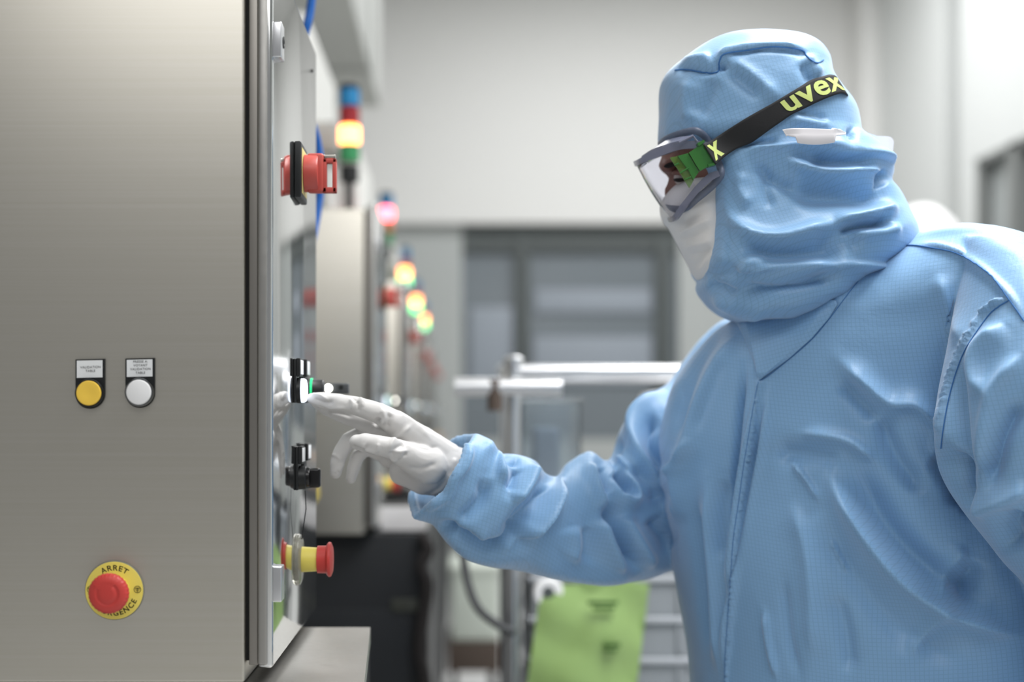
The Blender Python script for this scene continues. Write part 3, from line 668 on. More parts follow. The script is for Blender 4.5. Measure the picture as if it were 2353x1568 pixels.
sleeve_folds = [
    SL(-19, 20, (920, 1020), (830, 1130), (720, 1190), (600, 1190), (500, 1130), (420, 1070)), SL(12, 12, (1120, 700), (1050, 850), (960, 1000), (870, 1110), (760, 1205), (640, 1245)), SL(-10, 13, (1040, 740), (980, 870), (890, 1000), (800, 1100)),
    SL(-8, 16, (1060, 640), (1010, 700), (960, 760), (880, 900), (760, 1060), (700, 1100)), SL(8, 15, (930, 620), (890, 740), (830, 830), (780, 870)), SL(-6, 12, (830, 640), (800, 720), (760, 800)),
    SL(10, 14, (1150, 640), (1220, 580), (1290, 560), (1360, 590), (1400, 650), (1430, 760), (1480, 850), (1540, 880), (1580, 850), (1570, 790), (1510, 710), (1440, 640)),
    SL(-14, 15, (1440, 680), (1480, 760), (1530, 830)), SL(8, 12, (1290, 620), (1300, 720), (1340, 840), (1390, 920)), SL(-8, 9, (1350, 650), (1360, 740), (1390, 830)),
    SL(-12, 18, (1410, 860), (1450, 980), (1500, 1110), (1560, 1240), (1620, 1340)), SL(8, 18, (1480, 940), (1560, 1080), (1640, 1200), (1720, 1290)),
    SL(8, 18, (1360, 960), (1390, 1080), (1450, 1200), (1520, 1320)),
    SL(9, 16, (1810, 120), (1690, 200), (1610, 300), (1590, 420), (1630, 560), (1700, 660), (1790, 750)), SL(-9, 16, (1760, 300), (1690, 380), (1680, 470), (1730, 600), (1790, 670)),
    SL(-9, 18, (1420, 620), (1480, 520), (1530, 500)), SL(7, 16, (1440, 520), (1500, 600), (1600, 720), (1740, 840)), SL(-8, 20, (1560, 640), (1660, 760), (1800, 880)),
    SL(7, 12, (640, 450), (680, 560), (720, 680), (760, 740)), SL(-5, 10, (690, 560), (760, 600), (850, 600)), SL(-7, 16, (620, 700), (590, 850), (480, 960), (400, 1000)),
    SL(6, 22, (380, 1020), (520, 1100), (640, 1140)), SL(6, 25, (1180, 1020), (1200, 1160), (1150, 1250)), SL(-6, 22, (1270, 1010), (1280, 1150), (1260, 1280)),
    SL(-10, 14, (290, 1020), (420, 1060), (520, 1120)), SL(5, 30, (900, 1250), (1100, 1320), (1400, 1380), (1650, 1340)), SL(-8, 22, (1700, 950), (1780, 1080), (1850, 1180)),
    SL(5, 9, (440, 460), (500, 520), (480, 620), (420, 720), (380, 820), (300, 870), (200, 930)),
]
torso_folds = [
    TO(13, 24, (690, 790), (740, 920), (820, 1050), (930, 1190), (1060, 1290), (1210, 1360), (1400, 1410)), TO(-12, 34, (790, 800), (900, 1000), (1020, 1130), (1150, 1220), (1280, 1290)),
    TO(-7, 34, (680, 980), (780, 1180), (950, 1380), (1200, 1500)), TO(6, 12, (600, 690), (690, 695), (780, 720), (870, 790)), TO(-8, 24, (900, 610), (910, 700), (960, 800), (1050, 900)),
    TO(9, 22, (730, 420), (820, 500), (910, 580), (1010, 590), (1110, 690)), TO(-6, 22, (880, 640), (800, 560), (740, 500)), TO(-8, 30, (1060, 760), (1150, 850), (1180, 950)),
    TO(-8, 20, (330, 280), (230, 430), (180, 560), (150, 720)), TO(7, 22, (390, 330), (300, 480), (240, 620), (200, 760), (170, 860)), TO(-3, 12, (340, 420), (280, 560), (230, 700)),
    TO(6, 8, (452, 510), (425, 680), (395, 850), (375, 1000), (358, 1150), (345, 1350), (335, 1560)), TO(-6, 8, (405, 440), (385, 600), (372, 760), (352, 940), (345, 1080)),
    TO(5, 9, (500, 520), (470, 700), (430, 880), (400, 1040), (370, 1200), (362, 1350)), TO(-5, 9, (470, 600), (440, 780), (412, 930), (388, 1080), (352, 1240), (330, 1400)),
    TO(6, 15, (270, 840), (280, 1000), (295, 1180), (310, 1400), (320, 1560)), TO(-5, 14, (330, 840), (320, 980), (320, 1150)), TO(-5, 14, (230, 900), (245, 1100), (268, 1300), (280, 1500)),
    TO(4, 7, (560, 780), (620, 850), (670, 930)), TO(4, 6, (700, 1060), (740, 1140), (770, 1190)), TO(4, 6, (475, 1310), (490, 1430), (520, 1560)), TO(-3, 12, (540, 1200), (560, 1400), (600, 1560)),
    TO(6, 20, (160, 770), (170, 900), (150, 1000)), TO(4, 10, (130, 850), (190, 780), (240, 700)), TO(5, 30, (700, 250), (760, 150), (860, 80)), TO(4, 24, (1080, 120), (1130, 260), (1180, 380)),
    TO(7, 22, (1130, 1280), (1060, 1370), (980, 1480)), TO(-8, 22, (1230, 1130), (1200, 1220), (1180, 1300)), TO(6, 18, (1180, 1080), (1120, 1180), (1100, 1270)),
    TO(-6, 26, (500, 760), (640, 760), (740, 800)), TO(5, 26, (560, 900), (620, 1100), (640, 1300), (640, 1500)), TO(-5, 22, (720, 1250), (760, 1400), (780, 1550)),
    # near sleeve
    TO(8, 22, (1330, 300), (1240, 400), (1230, 500), (1280, 570)), TO(-8, 20, (1180, 420), (1160, 520), (1160, 620), (1180, 760), (1210, 880)), TO(7, 18, (1391, 400), (1290, 540), (1250, 700), (1240, 840)),
    TO(-9, 22, (1391, 560), (1320, 700), (1290, 800), (1260, 900)), TO(9, 22, (1200, 960), (1270, 930), (1350, 900), (1420, 860)), TO(-10, 30, (1391, 960), (1350, 1040), (1360, 1120)),
    TO(-10, 12, (1120, 740), (1170, 880), (1200, 980)), TO(3, 8, (1000, 20), (1130, 40), (1230, 90), (1330, 190), (1391, 280)),
]
pk = random.Random(2)                          # puckers along the armhole seam and beside the zip
def puckers(pts, dx, dy, n, amp, sg):
    c = cr(pts, n)
    return [(amp*pk.uniform(.6, 1.2), sg, [(x, y), (x+dx*pk.uniform(.7, 1.1), y+dy*pk.uniform(.6, 1.2))]) for x, y in c]
armhole = cz(1.5404, 1450, 550, [(1330, 215), (1270, 250), (1215, 330), (1160, 440), (1125, 560), (1100, 650), (1095, 730)])
zip_line = cz(1.5404, 1450, 550, [(450, 505), (425, 640), (400, 790), (382, 920), (362, 1060), (352, 1200), (342, 1350), (334, 1470), (330, 1600)])
det = puckers(armhole, -26, 10, 34, 2.6, 3.6)+puckers(zip_line, 9, 3, 60, 2.8, 3.2)
folds(cov.data, sleeve_folds, lambda co, sx, sy: ((sx < 1560) & (co[:, 1] > 1.4)).astype(float), 2.0)
folds(cov.data, torso_folds, lambda co, sx, sy: np.clip((sx-1520)/30, 0, 1), 2.0)
folds(cov.data, [(a*1.5, max(s_, 4.0), p) for a, s_, p in det])
def cloth_noise(me, amp, scale, seed=0, stretch=(1, 1, 1)):
    co = get_co(me); no = get_no(me); d = np.zeros(len(co)); o = Vector((seed, seed*2, 0))
    for i, c in enumerate(co):
        v = Vector((c[0]*stretch[0], c[1]*stretch[1], c[2]*stretch[2]))*scale+o
        d[i] = 1-2*abs(noise.noise(v))+.4*noise.noise(v*2.3)
    co += no*(d*amp)[:, None]; me.vertices.foreach_set('co', co.ravel()); me.update()
cloth_noise(cov.data, .0016, 9, 3, (1, 1, .7))
def cov_uv(co):
    sx = VX+FPX*co[:, 0]/co[:, 1]
    t = np.clip((1600-sx)/60, 0, 1)*0
    a = math.radians(12); u = co[:, 0]*.80-co[:, 1]*.60; v = co[:, 2]
    sl = sx < 1535
    u2 = co[:, 0]*math.cos(a)-co[:, 2]*math.sin(a); v2 = co[:, 0]*math.sin(a)+co[:, 2]*math.cos(a)+co[:, 1]*.5
    return np.where(sl, u2, u+.03*np.sin(v*5)), np.where(sl, v2, v+.02*np.sin(u*8))
weave(cov.data, cov_uv)

# ---- hood
hood_st = [(90, 1690, 1735, 1.70, .012, 0, 2), (94, 1650, 1800, 1.70, .045, 0, 2), (102, 1622, 1850, 1.70, .065, 0, 2.1), (118, 1596, 1880, 1.70, .083, 0, 2.2), (150, 1556, 1897, 1.70, .098, 0, 2.3), (180, 1526, 1903, 1.70, .104, 0, 2.3),
           (215, 1517, 1923, 1.70, .107, 0, 2.4), (260, 1518, 1953, 1.70, .108, 0, 2.5), (300, 1517, 1963, 1.70, .108, 0, 2.5), (320, 1518, 1966, 1.70, .108, 0, 2.6), (345, 1530, 2000, 1.70, .106, 0, 2.8), (370, 1575, 2030, 1.70, .105, 0, 3.0),
           (400, 1598, 2043, 1.70, .105, 0, 4.8), (425, 1609, 2036, 1.70, .105, 0, 4.8), (450, 1612, 2058, 1.70, .106, 0, 4.8), (500, 1612, 2083, 1.70, .11, 0, 4.8), (540, 1612, 2098, 1.70, .113, 0, 4.8), (580, 1611, 2085, 1.70, .115, 0, 4.8),
           (615, 1606, 2040, 1.70, .117, 0, 4.8), (640, 1610, 2000, 1.70, .118, 0, 2.6), (660, 1607, 1965, 1.70, .117, 0, 2.5), (685, 1622, 1940, 1.70, .115, 0, 2.4), (705, 1640, 1900, 1.70, .108, 0, 2.3), (722, 1665, 1870, 1.70, .095, 0, 2.2), (738, 1700, 1830, 1.70, .07, 0, 2)]
mb = MB().add(*rings(hood_st, 200, 'h', 120))
hood = fuse(mb, 'hood', .0032, 6, M_cloth, wk)
hood_folds = [
    HO(-4, 8, (355, 262), (420, 256), (500, 270), (585, 266)), HO(6, 9, (590, 250), (594, 210), (620, 175), (700, 155), (830, 138), (980, 138), (1045, 158)), HO(-5, 7, (610, 200), (650, 178), (740, 163), (830, 150), (960, 152), (1035, 170), (1062, 200)),
    HO(5, 12, (370, 180), (450, 205), (560, 195)), HO(-7, 12, (605, 270), (600, 220)), HO(5, 14, (1060, 170), (1080, 230), (1130, 300)), HO(-5, 12, (1040, 220), (1060, 280), (1090, 330)),
    HO(4, 16, (640, 210), (740, 270), (860, 370), (920, 400)), HO(-4, 16, (640, 260), (720, 320), (820, 400)), HO(4, 20, (440, 300), (420, 420), (440, 560)), HO(-4, 18, (560, 300), (520, 420), (470, 520)),
    HO(4, 12, (960, 520), (1060, 540), (1200, 560)), HO(-3, 10, (1000, 480), (1080, 500), (1180, 540)), HO(-6, 10, (1290, 560), (1300, 600), (1290, 640)),
    HO(-5, 8, (700, 672), (800, 655), (920, 645)), HO(7, 14, (700, 690), (850, 675), (1000, 665), (1200, 665), (1330, 690)),
    HO(10, 16, (930, 720), (1000, 770), (1100, 800), (1250, 815), (1400, 800), (1500, 820)), HO(-8, 16, (1050, 740), (1180, 755), (1320, 760), (1440, 780)), HO(-14, 30, (960, 900), (1100, 920), (1280, 925), (1420, 940), (1550, 960)),
    HO(-6, 14, (780, 760), (900, 860), (1020, 900)), HO(-9, 10, (1440, 800), (1470, 850), (1480, 880)),
    HO(12, 17, (610, 940), (640, 1030), (700, 1100), (780, 1150), (900, 1165), (1020, 1140), (1120, 1110), (1230, 1085)), HO(-11, 26, (700, 1170), (820, 1230), (980, 1250), (1150, 1240), (1290, 1240)),
    HO(11, 15, (1210, 1100), (1260, 1070), (1360, 1045), (1460, 1015), (1560, 995)), HO(-13, 14, (1220, 1120), (1300, 1100), (1420, 1090), (1520, 1075)), HO(8, 14, (1290, 1150), (1400, 1130), (1500, 1120), (1570, 1100)),
    HO(8, 20, (690, 1320), (850, 1310), (1050, 1300), (1250, 1310)), HO(-13, 26, (640, 1430), (800, 1460), (980, 1440), (1150, 1400), (1280, 1360)), HO(9, 18, (540, 1470), (640, 1540), (740, 1580), (860, 1560)),
    HO(-7, 14, (520, 1400), (600, 1450), (680, 1490)), HO(5, 12, (600, 900), (590, 1050), (600, 1200), (580, 1300)), HO(-5, 16, (620, 1120), (640, 1240), (620, 1340)), HO(5, 16, (720, 800), (700, 900), (760, 1000)),
    HO(-4, 14, (860, 800), (840, 900), (880, 1010)), HO(-5, 20, (1100, 1180), (1250, 1170), (1380, 1200)), HO(6, 10, (690, 1340), (760, 1280), (860, 1270)),
]
folds(hood.data, hood_folds, lambda co, sx, sy: np.where((sy > 330) & (sy < 640), np.clip((sx-1660)/60, 0, 1), 1.0), 1.6)
cloth_noise(hood.data, .0012, 14, 8)
weave(hood.data, lambda co: (co[:, 0]*.97+co[:, 2]*.25+.4*co[:, 1], -co[:, 0]*.25+co[:, 2]*.97+.3*co[:, 1]))
# bib of the hood, laid over the chest
tree_c = bvh([cov]); tree_ch = bvh([cov, hood])
bibL = [(690, 1660), (735, 1690), (780, 1712), (830, 1732), (874, 1745)]
bibR = [(690, 1922), (700, 1926), (735, 1904), (780, 1865), (826, 1813), (874, 1747)]
V = []; F = []; ny, nx = 60, 70; last = None
for j in range(ny):
    y = 690+(874-690)*j/(ny-1); xl = np.interp(y, [a for a, b in bibL], [b for a, b in bibL]); xr = np.interp(y, [a for a, b in bibR], [b for a, b in bibR])
    for i in range(nx):
        u = i/(nx-1); x = xl+(xr-xl)*u
        e = min(u*3, (1-u)*3, 1, (1-j/(ny-1))*4)
        h = hit(tree_c, x, y, .0015+.004*min(1, e*3)); h = h or P(x, y, 1.72); V.append(h)
for j in range(ny-1):
    for i in range(nx-1): k = j*nx+i; F.append((k, k+nx, k+nx+1, k+1))
me = mesh_from('bib', V, F); bib = link('bib', me, M_cloth, hood)
weave(me, lambda co: (co[:, 0]*.8-co[:, 1]*.6+co[:, 2]*.3, co[:, 2]-.3*co[:, 0]))
q = bib.modifiers.new('s', 'SOLIDIFY'); q.thickness = .002; q.offset = -1

# seams: thin thread lines following the cloth
def seam(pts, r, tree, name, m, parent, off=.0006, n=None):
    c = cr(pts, n or int(max(20, sum(math.hypot(pts[i+1][0]-pts[i][0], pts[i+1][1]-pts[i][1]) for i in range(len(pts)-1))/5)))
    h = [hit(tree, x, y, off) for x, y in c]; h = [q for q in h if q is not None]
    keep = [h[0]]
    for q in h[1:]:
        if (q-keep[-1]).length < .04: keep.append(q)
    return MB().tube(keep, r, 6).build(name, m, parent)
tree_h = bvh([hood])
seam(cz(2.34, 1400, 50, [(355, 262), (420, 256), (500, 270), (560, 276), (588, 264), (592, 215), (620, 172), (740, 152), (830, 138), (890, 133), (980, 140), (1040, 155), (1062, 185), (1090, 210), (1120, 222), (1150, 206)]), .0008, tree_h, 'crown_seam', M_seam, hood)
seam(cz(1.5404, 1450, 550, [(915, 32), (990, 22), (1060, 30), (1140, 45), (1210, 80), (1280, 135), (1340, 215), (1391, 290)]), .0007, tree_c, 'shoulder_seam', M_seam, cov)
seam(cz(1.5404, 1450, 550, [(1338, 216), (1280, 255), (1230, 320), (1180, 400), (1145, 490), (1120, 590), (1105, 680), (1098, 740)]), .0006, tree_c, 'armhole_seam', M_seam, cov)
seam(zip_line, .0003, tree_c, 'zip_seam', M_seam, cov)
seam(cz(1.5404, 1450, 550, [(452, 501), (480, 488), (560, 425), (640, 355), (700, 285), (760, 205), (820, 130), (880, 60), (915, 34)]), .0004, bvh([cov, bib]), 'collar_seam', M_seam, cov)

# ---- body under the clothes: head with a face, neck, trunk, arms, legs as one surface
mb = MB()
head_st = [(120, 1660, 1780, 1.70, .03, 0, 2), (150, 1600, 1860, 1.70, .06, 0, 2), (200, 1560, 1895, 1.70, .075, 0, 2.1), (260, 1545, 1920, 1.70, .078, 0, 2.1), (320, 1530, 1925, 1.70, .077, 0, 2.2), (352, 1523, 1920, 1.70, .076, 0, 2.3), (368, 1519, 1915, 1.70, .075, 0, 2.3),
           (382, 1522, 1910, 1.70, .074, 0, 2.3), (398, 1534, 1905, 1.70, .073, 0, 2.3), (415, 1543, 1900, 1.70, .073, 0, 2.3), (430, 1545, 1895, 1.70, .072, 0, 2.2), (460, 1550, 1890, 1.70, .070, 0, 2.1), (500, 1560, 1880, 1.70, .068, 0, 2.1),
           (550, 1580, 1860, 1.70, .062, 0, 2), (600, 1605, 1850, 1.70, .058, 0, 2), (625, 1640, 1850, 1.70, .055, 0, 2), (700, 1730, 1920, 1.71, .055, 0, 2), (800, 1790, 2060, 1.73, .09, -.2, 2)]
mb.add(*rings(head_st, 120, 'h', 64))
capsules(mb, [(P(1548, 408, 1.70), .005), (P(1540, 440, 1.70), .008), (P(1550, 474, 1.70), .011)])     # nose
capsules(mb, [(P(1534, 384, 1.665), .008), (P(1526, 380, 1.70), .007), (P(1530, 384, 1.735), .008)])   # brow ridge
capsules(mb, [(P(1572, 440, 1.660), .010), (P(1605, 445, 1.655), .010)])                                # cheekbone
for s_ in (-1, 1): capsules(mb, [(P(1755, 395, 1.70+s_*.072), .012), (P(1748, 430, 1.70+s_*.072), .009)])   # ears under the hood
capsules(mb, [(Vector((.51, 1.77, 1.25)), .11), (Vector((.51, 1.77, 1.05)), .11), (Vector((.51, 1.76, .94)), .09)])
capsules(mb, [(P(1760, 860, 1.88), .045), (P(1500, 1150, 1.885), .034), (P(1250, 1205, 1.775), .032), (P(1045, 1085, 1.685), .026), (P(960, 1040, 1.675), .016)])
capsules(mb, [(P(2290, 740, 1.60), .055), (P(2440, 1200, 1.56), .042), (P(2530, 1560, 1.58), .033), (P(2470, 1860, 1.50), .026)])
for (x, y) in ((.42, 1.84), (.60, 1.66)): capsules(mb, [(Vector((x-.01, y, .84)), .07), (Vector((x-.015, y, .48)), .055), (Vector((x, y, .10)), .038), (Vector((x-.10, y, .035)), .03)])
body = fuse(mb, 'body', .004, 4, M_skin, wk)
for Ye in (1.667, 1.735):                      # eyes sunk under the brow, lids half closed
    c_ = P(1563, 408, Ye)
    e = MB().lathe(c_+Vector((.004, 0, 0)), (-1, -.25 if Ye < 1.7 else .25, -.3), [(-.0118, .001), (-.009, .0075), (-.004, .011), (0, .0118), (.004, .011), (.009, .0075), (.0116, .0015)], 24).build('eye', M_eye, body)
def strip(pts, w, th, name, m, parent, n=24):
    return MB().tube(curve3(pts, n), [w*(1-.6*abs(2*i/(n-1)-1)**2) for i in range(n)], 8, flat=th).build(name, m, parent)
strip([(1570, 402, 1.652), (1560, 397, 1.655), (1550, 397, 1.668), (1546, 399, 1.682)], .0035, .9, 'upper_eyelid', M_skin, body)
strip([(1575, 411, 1.651), (1566, 414, 1.652), (1554, 414, 1.662), (1549, 411, 1.678)], .0026, .9, 'eyelashes', M_brow, body)
strip([(1570, 381, 1.645), (1550, 377, 1.650), (1532, 383, 1.662), (1526, 388, 1.682)], .0045, .6, 'eyebrow', M_brow, body)
strip([(1570, 381, 1.755), (1550, 377, 1.750), (1530, 381, 1.738), (1524, 385, 1.718)], .0045, .6, 'eyebrow', M_brow, body)

# ---- face mask and its ties
mk = [(425, 1556, 1690, 1.70, .060, 0, 2.2), (436, 1540, 1700, 1.70, .0735, 0, 2.2), (465, 1520, 1668, 1.70, .076, 0, 2.2), (500, 1524, 1668, 1.70, .077, 0, 2.1), (520, 1541, 1668, 1.70, .077, 0, 2.1), (560, 1563, 1668, 1.70, .075, 0, 2.1), (600, 1584, 1668, 1.70, .072, 0, 2.1), (625, 1597, 1668, 1.70, .068, 0, 2.1), (641, 1606, 1700, 1.70, .060, 0, 2), (650, 1625, 1690, 1.70, .04, 0, 2)]
mask = fuse(MB().add(*rings(mk, 90, 'h', 90)), 'face_mask', .0025, 3, M_mask, wk)
MK = lambda a, s, *p: (a, s, cz(3.92, 1430, 250, p))
folds(mask.data, [MK(3.5, 9, (480, 1140), (600, 1080), (700, 1030), (820, 990)), MK(-3, 10, (520, 1180), (640, 1140), (800, 1080)), MK(3, 10, (540, 1260), (660, 1220), (820, 1180)), MK(-3, 9, (600, 1330), (720, 1290), (820, 1260)),
                  MK(3.5, 8, (690, 1480), (760, 1380), (830, 1270)), MK(-4, 9, (650, 1440), (720, 1340), (800, 1290)), MK(2.5, 9, (560, 930), (680, 880), (800, 860)), MK(-2.5, 9, (560, 1010), (700, 950), (810, 920))])

# ---- goggles
gog = fuse(capsules(MB(), [(p, .0045) for p in curve3([(1519, 330, 1.70), (1535, 318, 1.655), (1575, 304, 1.617), (1603, 302, 1.606), (1628, 325, 1.612), (1650, 372, 1.608), (1657, 400, 1.600), (1640, 424, 1.610), (1600, 458, 1.612), (1572, 480, 1.63), (1546, 478, 1.66), (1530, 460, 1.70),
      (1546, 470, 1.74), (1572, 470, 1.77), (1600, 452, 1.80), (1640, 424, 1.81), (1655, 400, 1.81), (1650, 372, 1.812), (1628, 325, 1.81), (1603, 306, 1.805), (1575, 307, 1.785), (1535, 320, 1.745), (1519, 330, 1.70)], 130)], 8), 'goggles', .0014, 2, M_gseal, wk)
def band(path_a, path_b, th, n=50):            # solid curved band between two 3D curves
    A = curve3(path_a, n); B = curve3(path_b, n); V = []; F = []
    for i in range(n):
        t = (A[min(i+1, n-1)]-A[max(i-1, 0)]).normalized(); w_ = (B[i]-A[i]).normalized(); nn = t.cross(w_).normalized()*th/2
        V += [A[i]+nn, B[i]+nn, B[i]-nn, A[i]-nn]
    for i in range(n-1):
        for k in range(4): F.append((i*4+k, i*4+(k+1) % 4, i*4+4+(k+1) % 4, i*4+4+k))
    F.append((3, 2, 1, 0)); F.append((n*4-4, n*4-3, n*4-2, n*4-1))
    return MB().add(V, F)
topA = [(1640, 345, 1.597), (1600, 342, 1.600), (1560, 345, 1.605), (1510, 362, 1.612), (1476, 376, 1.640), (1463, 381, 1.70), (1476, 378, 1.765), (1510, 362, 1.80), (1560, 346, 1.81), (1620, 346, 1.81)]
topB = [(1640, 330, 1.597), (1600, 324, 1.600), (1555, 329, 1.605), (1505, 345, 1.612), (1472, 364, 1.640), (1459, 370, 1.70), (1472, 366, 1.765), (1505, 348, 1.80), (1555, 332, 1.81), (1620, 334, 1.81)]
botA = [(1650, 392, 1.597), (1628, 400, 1.600), (1598, 428, 1.603), (1568, 468, 1.612), (1549, 496, 1.640), (1536, 500, 1.70), (1549, 494, 1.765), (1568, 468, 1.80), (1600, 430, 1.81), (1640, 396, 1.81)]
botB = [(1655, 405, 1.597), (1636, 415, 1.600), (1607, 441, 1.603), (1573, 482, 1.612), (1553, 507, 1.640), (1540, 508, 1.70), (1553, 504, 1.765), (1573, 480, 1.80), (1608, 442, 1.81), (1648, 410, 1.81)]
band(topA, topB, .0045).build('top_frame', M_gfr, gog, 50)
band(botA, botB, .0045).build('bottom_frame', M_gfr, gog, 50)
mid = [tuple((a+b)/2 for a, b in zip(p, q)) for p, q in zip(topA, botA)]
# bulging lens between the two frame bands (thin solid)
A = curve3([topA[i] for i in range(2, 9)], 60); B = curve3([botA[i] for i in range(2, 9)], 60); V = []; F = []; m_ = 16
cg = P(1590, 410, 1.70)
for L_ in (0, .0014):
    for i in range(60):
        for j in range(m_):
            t = j/(m_-1); p = A[i].lerp(B[i], t); nn = (p-cg).normalized(); V.append(p+nn*(.002*math.sin(PI*t)-L_))
for s_ in (0, 1):
    for i in range(59):
        for j in range(m_-1): k = s_*60*m_+i*m_+j; f = (k, k+1, k+m_+1, k+m_); F.append(f if s_ == 0 else f[::-1])
kk = 60*m_
for i in range(59):
    for j in (0, m_-1): F.append((i*m_+j, (i+1)*m_+j, kk+(i+1)*m_+j, kk+i*m_+j))
for j in range(m_-1):
    for i in (0, 59): F.append((i*m_+j, i*m_+j+1, kk+i*m_+j+1, kk+i*m_+j))
MB().add(V, F).build('lens', M_lens, gog, 60)
band([(1475, 362, 1.655), (1500, 346, 1.625), (1540, 332, 1.605), (1578, 322, 1.60)], [(1520, 335, 1.66), (1530, 326, 1.64), (1560, 318, 1.615), (1592, 314, 1.602)], .003, 20).build('vent_cover', M_gfr, gog, 50)
g = MB()
for (x0, y0, x1, y1) in ((1560, 328, 1592, 312),):
    g.tube([P(x0, y0, 1.595), P(x1, y1, 1.595), P(x1+10, y1+14, 1.595)], .0016, 8)
g.build('vent_edge', M_chrome if False else M_gfr, gog)
def slab(pts, Y, th): return MB().prism([P(x, y, Y) for x, y in pts], (0, th, 0))
G = lambda *p: cz(3.92, 1430, 250, p)
cl = slab(G((600, 395), (725, 310), (830, 490), (700, 560), (660, 500)), 1.586, .008).build('strap_clip', M_gclip, gog)
slab(G((500, 425), (590, 400), (690, 570), (640, 640), (600, 560)), 1.588, .006).build('clip_body', M_gclip, cl)
slab(G((430, 440), (505, 425), (645, 640), (605, 712), (560, 640), (500, 540)), 1.590, .0035).build('clip_tongue', M_gclip2, cl)
slab(G((675, 310), (735, 278), (745, 300), (690, 335)), 1.584, .011).build('clip_lug', M_gclip, cl)
slab(G((770, 500), (850, 480), (845, 505), (780, 520)), 1.584, .011).build('clip_lug', M_gclip, cl)
for p in (((470, 510), (510, 490)), ((520, 580), (600, 530)), ((560, 640), (620, 615))): MB().tube([P(*G(p[0])[0], 1.588), P(*G(p[1])[0], 1.586)], .0009, 8).build('clip_ridge', M_gclip, cl)
# elastic strap over the hood, all the way round
up = [(1617, 332), (1650, 312), (1700, 281), (1750, 252), (1800, 222), (1850, 194), (1890, 177), (1903, 176)]
lo = [(1645, 378), (1672, 358), (1720, 330), (1780, 290), (1830, 258), (1880, 234), (1910, 222), (1929, 217)]
n = 90; Uc = cr(up, n); Lc = cr(lo, n); V = []; F = []; m_ = 10
smc = np.array([[list(hit(tree_h, *(Uc[i]*(1-j/(m_-1))+Lc[i]*j/(m_-1)), .0035) or P(*(Uc[i]*(1-j/(m_-1))+Lc[i]*j/(m_-1)), 1.70)) for j in range(m_)] for i in range(n)])
for i in range(18): # start of the strap comes off the clip
    for j in range(m_): q = P(*(Uc[i]*(1-j/(m_-1))+Lc[i]*j/(m_-1)), 1.583); smc[i, j] = np.array(q)*(1-i/18)+smc[i, j]*(i/18)
for _ in range(25): smc[1:-1] = (smc[:-2]+2*smc[1:-1]+smc[2:])/4; smc[:, 1:-1] = (smc[:, :-2]+2*smc[:, 1:-1]+smc[:, 2:])/4
row = [list(map(Vector, r)) for r in smc]
e0 = row[-1][0]; e1 = row[-1][-1]
for i in range(1, 14):                         # round the back and down the far side
    a = PI*i/13; r2 = []
    for j in range(m_):
        p = row[n-1][j]; d_ = (1.70-p.y)
        r2.append(Vector((p.x+.02*math.sin(a), 1.70-d_*math.cos(a), p.z)))
    row.append(r2)
for i in range(1, 20):
    t = i/19; r2 = []
    for j in range(m_):
        p = row[n-1][j]; q = row[0][j]; x = p.x+(q.x-p.x)*t; z = p.z+(q.z-p.z)*t
        r2.append(Vector((x, 1.70+(.10+.015*math.sin(PI*t))+.0*t, z)))
    row.append(r2)
N = len(row)
for r_ in row: V += r_
for i in range(N-1):
    for j in range(m_-1): k = i*m_+j; F.append((k, k+1, k+m_+1, k+m_))
me = mesh_from('strap', V, F); stp = link('strap', me, M_strap, gog)
q = stp.modifiers.new('s', 'SOLIDIFY'); q.thickness = .0016; q.offset = 0
S_rows = np.array([[list(v) for v in r_] for r_ in row[:n+6]])
cumL = np.r_[0, np.cumsum(np.linalg.norm(np.diff(S_rows[:, m_//2], axis=0), axis=1))]
def on_strap(s_, h, off=.0013):                # s_ metres along the strap, h 0 bottom .. 1 top
    i = np.interp(s_, cumL, np.arange(len(cumL))); i0 = min(int(i), len(cumL)-2); f = i-i0
    g_ = (1-h)*(m_-1); g_ = min(max(g_, 0), m_-1.001); j0 = int(g_); e = g_-j0
    A_ = S_rows[i0, j0]*(1-e)+S_rows[i0, j0+1]*e; B_ = S_rows[i0+1, j0]*(1-e)+S_rows[i0+1, j0+1]*e
    p = A_*(1-f)+B_*f; t = (S_rows[i0+1, j0]-S_rows[i0, j0]); w_ = (S_rows[i0, 0]-S_rows[i0, -1])
    nn = Vector(np.cross(t, w_)).normalized()
    if nn.y > 0: nn = -nn
    return Vector(p)+nn*off
def s_at(px):                                  # strap length where its midline passes image column px
    xs = VX+FPX*S_rows[:, m_//2, 0]/S_rows[:, m_//2, 1]; i = int(np.argmin(np.abs(xs[:n]-px))); return cumL[i]
def dense(V, F, cut):                          # subdivide flat lettering so that it can bend
    bm = bmesh.new(); vs = [bm.verts.new(v) for v in V]
    for f in F:
        try: bm.faces.new([vs[i] for i in f])
        except ValueError: pass
    bmesh.ops.triangulate(bm, faces=bm.faces)
    for _ in range(4):
        es = [e for e in bm.edges if e.calc_length() > cut]
        if not es: break
        bmesh.ops.subdivide_edges(bm, edges=es, cuts=1); bmesh.ops.triangulate(bm, faces=bm.faces)
    bm.verts.index_update(); V = [v.co.copy() for v in bm.verts]; F = [[v.index for v in f.verts] for f in bm.faces]; bm.free(); return V, F
V, F = text_mesh('uvex', 1.0, .022, 'LEFT', 1.06); V, F = dense(V, F, .12)
x0 = min(v.x for v in V); x1 = max(v.x for v in V); y0 = min(v.y for v in V); y1 = max(v.y for v in V)
sa, sb = s_at(1803), cumL[n]+.004
text_obj('lettering', V, F, lambda v: on_strap(sa+(v.x-x0)/(x1-x0)*(sb-sa), .14+.72*(v.y-y0)/(y1-y0)), M_lime, stp)
V, F = text_mesh('x', 1.0, .03, 'LEFT'); V, F = dense(V, F, .12)
